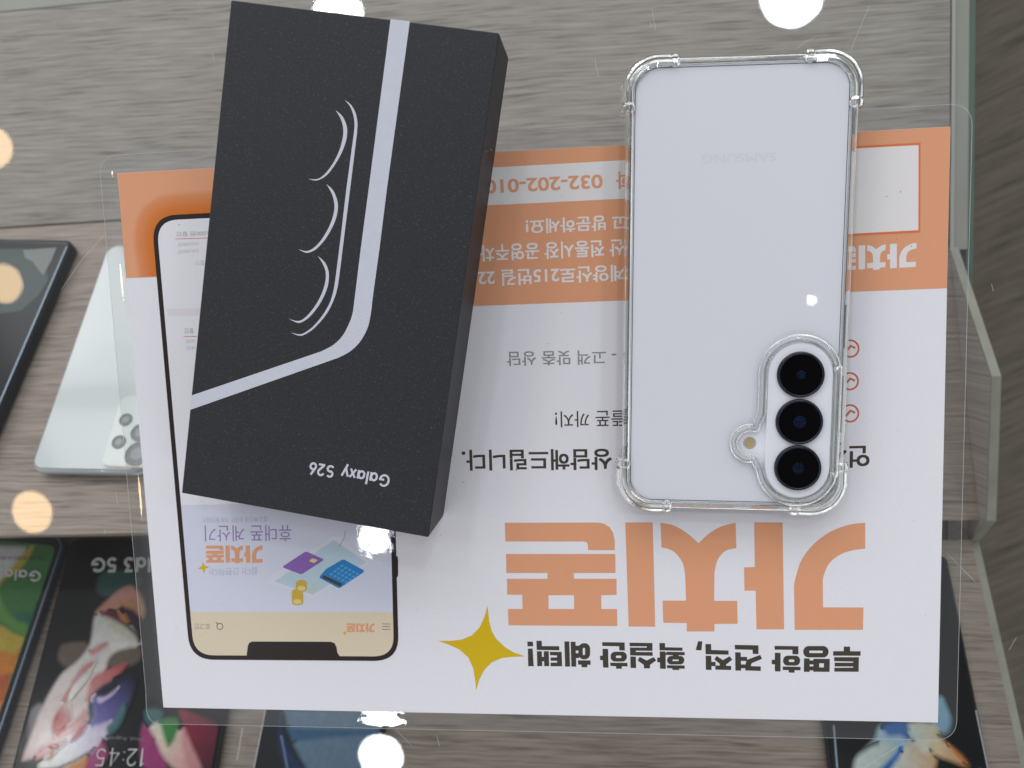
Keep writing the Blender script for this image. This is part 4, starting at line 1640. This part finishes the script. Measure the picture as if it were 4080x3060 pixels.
def pq_pt(u, v, q=None):
    """u from left to right, v from top to bottom of the printed screen"""
    c = q or pin_q
    t = c[0] + (c[1] - c[0]) * u
    b = c[3] + (c[2] - c[3]) * u
    return t + (b - t) * v


def v_of(px):
    w = onz(px, ZP)
    t = w - pin_q[0]
    d = pin_q[3] - pin_q[0]
    return float(np.dot(t[:2], d[:2]) / np.dot(d[:2], d[:2]))


v1 = v_of((735, 2012))
v2 = v_of((760, 2438))
wsheet('picture_banner', [[pq_pt(0, v1), pq_pt(1, v1), pq_pt(1, v2), pq_pt(0, v2)]], 'lavender', 5, pic)
scr_low = [p for p in quad_round(pin_q, 8.3, 10)]
vlim = pq_pt(0, v2)[1]
low = [p for p in scr_low if p[1] < vlim]
low = [pq_pt(1, v2)] + low + [pq_pt(0, v2)]
wsheet('picture_bar', [low], 'beige', 5, pic)
nt_px = smooth_poly([(983, 2613), (985, 2575), (1000, 2556), (1160, 2555), (1320, 2557), (1340, 2575), (1346, 2612), (1160, 2616)], 3)
sheet('picture_notch', [[(982, 2616), (987, 2576), (992, 2562), (1005, 2556), (1318, 2557), (1334, 2563), (1341, 2580), (1344, 2600), (1352, 2612), (1352, 2622), (975, 2622), (975, 2616)]],
      'bezel', 6, pic)
sheet('picture_button', [[(1579, 2216), (1584, 2216), (1586, 2232), (1586, 2292), (1583, 2300), (1580, 2300)]], 'bezel', 3, pic)
# small print on the picture's screen
ptext([('0,000원 할인', (838, 919), (703, 923), (839, 940))], None, None, None, 'ink_pale', 5, 0.02, parent=pic)
sheet('rule_line', [[(699, 951), (832, 947), (832, 949.5), (699, 953.5)]], 'check', 5, pic)
ptext([('550,000원', (791, 963), (709, 967), (791, 979))], None, None, None, 'ink_pale', 5, parent=pic)
ptext([('530,000원', (793, 991), (710, 995), (793, 1008))], None, None, None, 'ink_pale', 5, parent=pic)
ptext([('할인', (815, 1038), (779, 1040), (815, 1056))], None, None, None, 'ink_pale', 5, parent=pic)
sheet('rule_line', [[(665, 1230), (810, 1228), (812, 1257), (668, 1259)]], 'lilac', 5, pic)
ptext([('할인', (772, 1307), (736, 1309), (772, 1329))], None, None, None, 'ink_pale', 5, 0.02, parent=pic)
sheet('rule_line', [[(732, 1340), (785, 1339), (785, 1341.5), (732, 1342.5)]], 'check', 5, pic)
ptext([('00원', (778, 1351), (741, 1353), (778, 1367))], None, None, None, 'ink_pale', 5, parent=pic)
ptext([('00원', (778, 1378), (743, 1380), (778, 1394))], None, None, None, 'ink_pale', 5, parent=pic)
ptext([('쉽고 빠르게 휴대폰 가격 확인하기', (1066, 2058), (809, 2060), (1067, 2081))], None, None, None, 'blue_grey_text', 6, parent=pic)
ptext([('휴대폰 계산기', (1161, 2091), (815, 2094), (1162, 2156))], None, None, None, 'purple_text', 6, parent=pic)
small_logo((1046, 2172), (820, 2174), (1047, 2244), 'orange', 6, pic)
tiny_star((811, 2262), 25, 6, pic)
ptext([('쉽다! 간편하다!', (1028, 2261), (834, 2264), (1029, 2291))], None, None, None, 'blue_grey_text', 6, parent=pic)
S2 = lambda pts: [(1000 + x * K_, 1500 + y * K_) for x, y in pts]
tab = sheet('tablet_drawing', [S2([(660, 1278), (720, 1290), (960, 1470), (950, 1490)]) + S6b([(520, 285), (490, 295), (130, 175), (128, 150), (160, 120)])], 'tablet_rim', 6, pic)
sheet('drawing_screen', [S2([(665, 1310), (920, 1490)]) + S6b([(495, 272), (190, 165)])], 'pale_blue', 7, pic)
sheet('card_drawing', [S2([(430, 1407), (450, 1405), (578, 1462), (578, 1475), (410, 1583), (395, 1584), (258, 1532), (258, 1520)])], 'purple', 8, pic)
sheet('card_drawing', [S2([(493, 1457), (527, 1466), (532, 1476), (505, 1494), (473, 1484), (467, 1474)])], 'gold_light', 9, pic)
sheet('calculator_drawing', [S2([(730, 1468), (750, 1468), (903, 1553), (903, 1568)]) + S6b([(715, 215), (700, 217), (552, 138), (550, 125), (600, 65)])], 'calc_blue', 8, pic)
keys = []
P00, P10, P01 = np.array((728, 1500.)), np.array((880, 1580.)), np.array((615, 1590.))
for i in range(5):
    for j in range(4):
        q0 = P00 + (P10 - P00) * (i + .15) / 5 + (P01 - P00) * (j + .15) / 4
        du, dv = (P10 - P00) * .6 / 5, (P01 - P00) * .6 / 4
        keys.append(S2([tuple(q0), tuple(q0 + du), tuple(q0 + du + dv), tuple(q0 + dv)]))
sheet('calculator_drawing', keys, 'calc_key', 9, pic)
sheet('calculator_drawing', [S6b([(582, 113), (732, 184), (716, 206), (568, 135)])], 'ink', 9, pic)
sheet('bill_drawing', [S6b([(448, 238), (505, 178), (552, 204), (492, 272)])], 'bill', 8, pic)
for (cx_, cy_, h_) in ((403, 178, 45), (372, 250, 80)):
    e1 = [(cx_ + 45 * math.cos(a), cy_ + 25 * math.sin(a)) for a in np.linspace(math.pi, 2 * math.pi, 12)]
    e2 = [(cx_ + 45 * math.cos(a), cy_ + h_ + 25 * math.sin(a)) for a in np.linspace(0, math.pi, 12)]
    sheet('coin_drawing', [S6b(e1 + e2)], 'gold', 9 if h_ < 60 else 10, pic)
    sheet('coin_drawing', [S6b([(cx_ + 34 * math.cos(a), cy_ + h_ - 4 + 20 * math.sin(a)) for a in np.linspace(0, 2 * math.pi, 20, endpoint=False)])], 'gold_light', 11, pic)
ptext([('로그인', (838, 2484), (776, 2486), (838, 2507))], None, None, None, 'ink_soft', 6, parent=pic)
g = Geo()
z = ZP + 0.12
ribbon(g, [onz((876 + 12 * math.cos(a), 2496 + 12 * math.sin(a)), z) for a in np.linspace(0, 2 * math.pi, 24, endpoint=False)], 0.28, (0, 0, 1), closed=True)
ribbon(g, [onz(p, z + 0.004) for p in ((868, 2487), (860, 2479))], 0.3, (0, 0, 1))
g.build('search_mark', M['ink'], pic)
small_logo((1492, 2483), (1380, 2484), (1493, 2519), 'orange', 6, pic)
tiny_star((1373, 2523), 12, 6, pic)
g = Geo()
for y_ in (2486, 2496.5, 2507.5):
    ribbon(g, [onz((1523, y_), z), onz((1556, y_ + 0.5), z)], 0.22, (0, 0, 1))
g.build('menu_mark', M['ink'], pic)

# stray hair on the flyer and specks of dust
hr = Geo()
ribbon(hr, [onz(p, ZP + 0.25) for p in smooth_poly([(1375, 2116), (1372, 2140), (1362, 2160), (1350, 2178)], 5, closed=False)], 0.10, (0, 0, 1))
ho = hr.build('stray_hair', M['hair'])
tag(ho, 'short black hair lying on the flyer below the dark box', 'hair')

rng = random.Random(11)
du = Geo()
for i in range(60):
    px_ = (rng.uniform(700, 3700), rng.uniform(720, 2780))
    c_ = onz(px_, ZP + 0.26)
    r_ = rng.uniform(0.06, 0.15)
    a_ = rng.uniform(0, 3.14)
    ln_ = rng.choice([1.0, 1.0, 2.6])
    du.poly([(c_[0] + r_ * ln_ * math.cos(t) * math.cos(a_) - r_ * math.sin(t) * math.sin(a_), c_[1] + r_ * ln_ * math.cos(t) * math.sin(a_) + r_ * math.sin(t) * math.cos(a_), c_[2])
             for t in np.linspace(0, 2 * math.pi, 7, endpoint=False)])
tag(du.build('dust', M['hair']), 'tiny dark dust specks scattered over the flyer', 'dust', kind='stuff')

# ================================================================== THE BLACK BOX
HB = 28.0
tq = [onz(p, HB) for p in ((930, 5), (1999, 128), (1699, 2141), (714, 1962))]
b_ang = math.radians(-10.6)
bcen = sum(tq) / 4
bx = np.array([math.cos(b_ang), math.sin(b_ang), 0])
by = np.array([-math.sin(b_ang), math.cos(b_ang), 0])
half_w = np.mean([np.dot(tq[1] - tq[0], bx), np.dot(tq[2] - tq[3], bx)]) / 2
half_l = np.mean([np.dot(tq[0] - tq[3], by), np.dot(tq[1] - tq[2], by)]) / 2
Z0B = ZP + 0.35
box = empty('phone_box', (bcen[0], bcen[1], Z0B), b_ang, 'slim black cardboard phone box with a silver phone outline lying on the flyer', 'box')


def BL(x, y, z):
    return (bcen[0] + bx[0] * x + by[0] * y, bcen[1] + bx[1] * x + by[1] * y, z)


def bevel_box(hw, hl, z0, z1, bev):
    path = rrect(-hw, -hl, hw, hl, 0.5, 3)
    prof_ = [(-bev * 0.2, z0), (0, z0 + 0.1), (0, z1 - bev), (-bev * 0.3, z1 - bev * 0.3), (-bev, z1)]
    vs, fs = sweep(path, prof_)
    K, N = len(prof_), len(path)
    fs = [f for f in fs if f[0] % K != K - 1]
    fs.append(tuple(i * K + K - 1 for i in range(N)))
    fs.append(tuple(reversed([i * K for i in range(N)])))
    return [BL(*v) for v in vs], fs


vs, fs = bevel_box(half_w, half_l, Z0B + 0.7, HB, 0.35)
lid = link('lid', vs, fs, M['board'], box)
vs, fs = bevel_box(half_w - 0.5, half_l - 0.5, Z0B, Z0B + 0.68, 0.05)
link('tray', vs, fs, M['board_edge'], box)
zt = HB + 0.03
Z2 = lambda pts: [(1000 + x * K_, y * K_) for x, y in pts]
Z6 = lambda pts: [(1000 + x * K_, 750 + y * K_) for x, y in pts]
Z1b = lambda pts: [(x * K_, 1500 + y * K_) for x, y in pts]


def on_lid(name, loops, parent=lid):
    g = Geo()
    for lp in loops:
        g.poly([tuple(onz(p, zt)) for p in lp])
    return g.build(name, M['silver_print'], parent)


left_e = Z2([(1119, 153)]) + Z6([(945, -10), (880, 480), (828, 905)]) + Z6(smooth_poly([(828, 905), (812, 1010), (785, 1085), (735, 1180), (660, 1255), (560, 1308)], 4, False)) + Z1b([(1535, 152)])
right_e = Z2([(1273, 170)]) + Z6([(1091, -10), (1030, 480), (975, 880)]) + Z6(smooth_poly([(975, 880), (958, 1020), (930, 1130), (870, 1235), (790, 1310), (700, 1358)], 4, False)) + Z1b([(1522, 268)])
on_lid('outline_print', [left_e + right_e[::-1]])
cres = [
    Z2(smooth_poly([(678, 882), (735, 935), (768, 1015), (768, 1095), (745, 1180), (700, 1275), (625, 1385), (565, 1432), (512, 1447), (460, 1431)], 4, False)
       + smooth_poly([(460, 1431), (520, 1436), (572, 1412), (640, 1335), (700, 1225), (734, 1110), (739, 1030), (720, 955), (678, 882)], 4, False)[1:-1]),
    Z6(smooth_poly([(605, -33), (660, 20), (694, 110), (692, 195), (665, 285), (605, 395), (540, 472), (492, 506), (440, 517), (380, 489)], 4, False)
       + smooth_poly([(380, 489), (445, 503), (502, 478), (565, 412), (625, 310), (662, 205), (668, 125), (648, 45), (605, -33)], 4, False)[1:-1]),
    Z6(smooth_poly([(535, 542), (590, 592), (621, 662), (622, 745), (600, 830), (550, 930), (482, 1018), (422, 1066), (372, 1078), (303, 1046)], 4, False)
       + smooth_poly([(303, 1046), (365, 1063), (412, 1052), (465, 1005), (525, 925), (573, 828), (597, 740), (597, 665), (572, 600), (535, 542)], 4, False)[1:-1]),
    Z2(smooth_poly([(750, 800), (800, 838), (838, 905), (853, 985), (849, 1070)], 4, False)) + Z6([(795, 0), (745, 400), (708, 700)])
    + Z6(smooth_poly([(708, 700), (690, 810), (655, 915), (600, 1015), (520, 1108), (450, 1162), (390, 1182), (318, 1156)], 4, False))
    + Z6(smooth_poly([(318, 1156), (390, 1170), (442, 1150), (505, 1100), (575, 1015), (630, 920), (662, 815), (680, 700)], 4, False)[1:])
    + Z6([(718, 400), (765, 0)]) + Z2(smooth_poly([(824, 1070), (830, 990), (818, 915), (792, 850), (750, 800)], 4, False)[:-1]),
]
for c in cres:
    on_lid('lens_print', [c])
g = Geo()
fz = lambda p: onz(p, zt + 0.02)
S2x = lambda x, y: (1000 + x * K_, 1500 + y * K_)
strokes_on(g, 'Galaxy S26', fz(S2x(1117, 791)), fz(S2x(476, 684)), fz(S2x(1098, 890)), 0.165)
g.build('lettering', M['silver_print'], lid)

# ================================================================== THE WHITE PHONE AND ITS CLEAR CASE
PA_ = math.radians(-1.9)
pc = np.array([76.35, 53.45])
pxv = np.array([math.cos(PA_), math.sin(PA_)])
pyv = np.array([-math.sin(PA_), math.cos(PA_)])
Z0P = ZP + 1.5
Z1P = Z0P + 7.2
phone = empty('smartphone', (pc[0], pc[1], Z0P), PA_, 'white phone lying back up on the flyer with three black lenses in a row', 'phone')


def PL(x, y, z):
    return (pc[0] + pxv[0] * x + pyv[0] * y, pc[1] + pxv[1] * x + pyv[1] * y, z)


def to_pl(px, z):
    w = onz(px, z)[:2] - pc
    return float(np.dot(w, pxv)), float(np.dot(w, pyv))


HW, HL = 35.85, 74.8


def put(name, vs, fs, mat, parent, smooth=False):
    return link(name, [PL(*v) for v in vs], fs, M[mat], parent, smooth)


path = rrect(-HW, -HL, HW, HL, 9.0, 14)
prof_ = [(-1.2, Z0P), (-0.35, Z0P + 0.35), (0, Z0P + 1.2), (0, Z1P - 1.0), (-0.3, Z1P - 0.3)]
vs, fs = sweep(path, prof_)
K, N = len(prof_), len(path)
fs = [f for f in fs if f[0] % K != K - 1]
fs.append(tuple(reversed([i * K for i in range(N)])))
put('frame', vs, fs, 'phone_frame', phone, True)
prof_ = [(-0.32, Z1P - 0.5), (-0.32, Z1P - 0.28), (-0.6, Z1P - 0.05), (-0.95, Z1P)]
vs, fs = sweep(path, prof_)
K = len(prof_)
fs = [f for f in fs if f[0] % K != K - 1]
fs.append(tuple(i * K + K - 1 for i in range(N)))
back = put('back_panel', vs, fs, 'phone_white', phone)
g = Geo()
ribbon(g, [np.array(PL(x, y, Z1P + 0.012)) for x, y in rrect(-HW + 1.12, -HL + 1.12, HW - 1.12, HL - 1.12, 7.9, 14)], 0.26, (0, 0, 1), closed=True)
g.build('painted_edge_line', M['painted_edge_line'], back)  # dark ribbon painted on the back for the frame edge and shadow gap
g = Geo()
zl = Z1P + 0.02
bl, br, tl = (onz(p, zl) for p in ((3092, 607), (2797, 617), (3093, 643)))
text_on(g, 'SAMSUNG', bl, br, tl, 0.02)
g.build('lettering', M['logo_faint'], back)

# camera island
ZI = Z1P + 1.5
lens_l = [to_pl(p, ZI + 1.0) for p in ((3192.3, 1493.5), (3186.4, 1681.5), (3180.0, 1865.5))]
lx = np.mean([p[0] for p in lens_l])
ly0, ly1 = lens_l[2][1], lens_l[0][1]
RI = 10.8


def pill(r, n=16):
    pts = []
    for k in range(n + 1):
        a = math.pi * k / n
        pts.append((lx + r * math.cos(a), ly1 + r * math.sin(a)))
    for k in range(n + 1):
        a = math.pi + math.pi * k / n
        pts.append((lx + r * math.cos(a), ly0 + r * math.sin(a)))
    return pts


pp = pill(RI)
prof_ = [(0.25, Z1P + 0.01), (0, Z1P + 0.25), (0, ZI - 0.4), (-0.15, ZI - 0.1), (-0.5, ZI)]
vs, fs = sweep(pp, prof_)
K, N = len(prof_), len(pp)
fs = [f for f in fs if f[0] % K != K - 1]
fs.append(tuple(i * K + K - 1 for i in range(N)))
island = put('camera_island', vs, fs, 'island', phone)
RL = 7.75


def circ(cx, cy, r, n=48):
    return [(cx + r * math.cos(2 * math.pi * k / n), cy + r * math.sin(2 * math.pi * k / n)) for k in range(n)]


def disc(cx, cy, r, z, n=48):
    return [(x, y, z) for x, y in circ(cx, cy, r, n)], [tuple(range(n))]


for (x_, y_), rc_ in zip(lens_l, (1.5, 2.2, 1.9)):
    vs, fs = sweep(circ(x_, y_, RL), [(0.12, ZI), (0.12, ZI + 0.1), (-0.05, ZI + 1.1), (-0.35, ZI + 1.25), (-0.75, ZI + 1.2), (-0.75, ZI + 0.4)])
    ring = put('lens_ring', vs, fs, 'lens_ring', island, True)
    vs, fs = disc(x_, y_, RL - 0.7, ZI + 1.0)
    put('lens_glass', vs, fs, 'lens_glass', island)
    vs, fs = disc(x_, y_, rc_, ZI + 1.02, 24)
    put('lens_core', vs, fs, 'lens_core', island)
fx, fy = to_pl((2987, 1764.6), Z1P)
vs, fs = disc(fx, fy, 1.75, Z1P + 0.05, 32)
put('flash', vs, fs, 'flash', phone)
vs, fs = sweep(circ(fx, fy, 2.2, 32), [(0, Z1P + 0.01), (0, Z1P + 0.07), (-0.5, Z1P + 0.07), (-0.5, Z1P + 0.01)])
put('flash_ring', vs, fs, 'flash_ring', phone)

# the clear case
case = empty('phone_case', (pc[0], pc[1], ZP + 0.1), PA_, 'clear rubber case with thick corner bumpers wrapped round the white phone', 'phone case')
ZC0 = ZP + 0.25
ZC1 = Z1P + 1.1


def rpath(off, r):
    return rrect(-HW - off, -HL - off, HW + off, HL + off, r, 14)


wall_path = rpath(0.25, 9.3)
prof_ = [(0.0, ZC0 + 0.3), (0.35, ZC0), (1.2, ZC0), (1.6, ZC0 + 1.0), (1.75, (ZC0 + ZC1) / 2), (1.65, ZC1 - 2.2), (1.4, ZC1 - 0.9), (1.2, ZC1 - 0.75), (1.0, ZC1 - 0.2),
         (0.3, ZC1), (-0.25, ZC1 - 0.02), (-0.75, ZC1 - 0.45), (-0.8, Z1P + 0.3), (-0.1, Z1P - 0.3), (0.0, (ZC0 + ZC1) / 2)]
vs, fs = sweep(wall_path, prof_)
side_wall = put('side_wall', vs, fs, 'case', case)
# thin clear back with the camera opening
bo = rrect(-HW + 0.35, -HL + 0.35, HW - 0.35, HL - 0.35, 9.3, 12)


# contour of the raised lip: pill with a bulge round the flash
def lip_contour(off):
    r = RI + off
    rf = 4.0 + off
    left = lx - r
    pts = []
    for k in range(19):          # top half turn, right to left
        a = math.pi * k / 18
        pts.append((lx + r * math.cos(a), ly1 + r * math.sin(a)))
    # down the left side to the flash bulge with soft fillets
    up_y = fy + rf + 3.0
    pts += [(left, up_y + 4.0), (left - 0.25, up_y + 1.4), (left - 1.4, up_y - 1.2)]
    for k in range(0, 13):
        a = math.radians(72 + (288 - 72) * k / 12)
        pts.append((fx + rf * math.cos(a) * 1.0, fy + rf * math.sin(a)))
    dn_y = fy - rf - 2.0
    pts += [(left - 1.5, dn_y + 1.0), (left - 0.2, dn_y - 1.6)]
    a_lo = math.radians(188)
    for k in range(1, 19):
        a = math.pi + math.pi * k / 18
        pts.append((lx + r * math.cos(a), ly0 + r * math.sin(a)))
    return smooth_poly(pts, 2)


lc = [(p[0], p[1]) for p in lip_contour(1.5)]
lip_in = [(p[0], p[1]) for p in lip_contour(0.35)]


def tube_prof(rw, rh, zc, n=12):
    return [(rw * math.cos(2 * math.pi * k / n), zc + rh * math.sin(2 * math.pi * k / n)) for k in range(n)]


# keep the lip inside the case outline
def clampin(p, m=0.4):
    return (max(-HW - m, min(HW + m, p[0])), max(-HL - m, min(HL + m, p[1])))


lc = [clampin(p) for p in lc]
vs, fs = sweep(lc, tube_prof(1.55, 1.2, Z1P + 1.05))
put('camera_lip', vs, fs, 'case', case, True)
g = Geo()
zb = Z1P + 0.55
hole = [clampin(p, -0.9) for p in lip_in]
g.poly([PL(x, y, zb) for x, y in bo], [[PL(x, y, zb) for x, y in hole]])
link('back_sheet', g.v, g.f, M['case_back'], case)

# corner bumpers
for sx_, sy_, a0 in ((1, 1, 0), (-1, 1, 90), (-1, -1, 180), (1, -1, 270)):
    rr = 9.5
    cxp, cyp = sx_ * (HW + 0.4 - rr), sy_ * (HL + 0.4 - rr)
    pts = []
    t0 = math.radians(a0)
    ta = (math.cos(t0), math.sin(t0))
    tb = (-math.sin(t0), math.cos(t0))
    for k in range(16):
        s = -6.6 + 6.6 * k / 16
        pts.append((cxp + ta[0] * rr + tb[0] * s, cyp + ta[1] * rr + tb[1] * s))
    for k in range(41):
        a = t0 + math.pi / 2 * k / 40
        pts.append((cxp + rr * math.cos(a), cyp + rr * math.sin(a)))
    for k in range(1, 17):
        s = 6.6 * k / 16
        pts.append((cxp + tb[0] * rr - ta[0] * s, cyp + tb[1] * rr - ta[1] * s))

    def bprof(t):
        e = min(t, 1 - t)
        # flared end tabs, a notch, then the rounded bar with a flat block at the middle of the corner
        k = float(np.interp(e, [0, 0.015, 0.075, 0.092, 0.115, 0.445, 0.456, 0.5], [0.72, 0.98, 1.05, 0.80, 0.97, 1.0, 1.05, 1.05]))
        kz = float(np.interp(e, [0, 0.02, 0.085, 0.11, 0.5], [0.80, 1.0, 1.03, 0.95, 1.0]))
        zc = (ZC0 + ZC1) / 2
        hz = (ZC1 - ZC0) / 2
        # faceted cross-section: outer bevels, a groove in the crown, a lip over the phone's edge
        sec = [(-1.5, -0.9), (-0.4, -1.0), (1.4, -1.0), (2.7, -0.72), (3.35, -0.2), (3.4, 0.25), (2.9, 0.75), (2.3, 0.98), (1.45, 1.10), (1.25, 0.98),
               (0.85, 0.98), (0.65, 1.12), (-0.5, 1.13), (-1.45, 1.0), (-1.75, 0.72), (-0.2, 0.5), (-0.1, -0.6)]
        return [(0.15 + o_ * k, zc + max(-hz, z_ * hz * kz)) for o_, z_ in sec]
    vs, fs = sweep(pts, bprof, closed=False, cap=True)
    put('corner_bumper', vs, fs, 'case', case)
# side buttons on the right-hand wall
for (pa, pb) in (((3372, 1215), (3366, 1388)), ((3360, 1500), (3352, 1725))):
    x0_, y0_ = to_pl(pa, 6)
    x1_, y1_ = to_pl(pb, 6)
    xx = HW + 1.75
    vs, fs = sweep(rrect(xx - 0.25, y1_, xx + 0.55, y0_, 0.35, 5), [(0, ZC0 + 2.2), (0.1, ZC0 + 2.6), (0.1, ZC1 - 3.0), (0, ZC1 - 2.6), (-0.2, ZC1 - 2.6), (-0.2, ZC0 + 2.2)])
    put('button_cover', vs, fs, 'case', case, True)
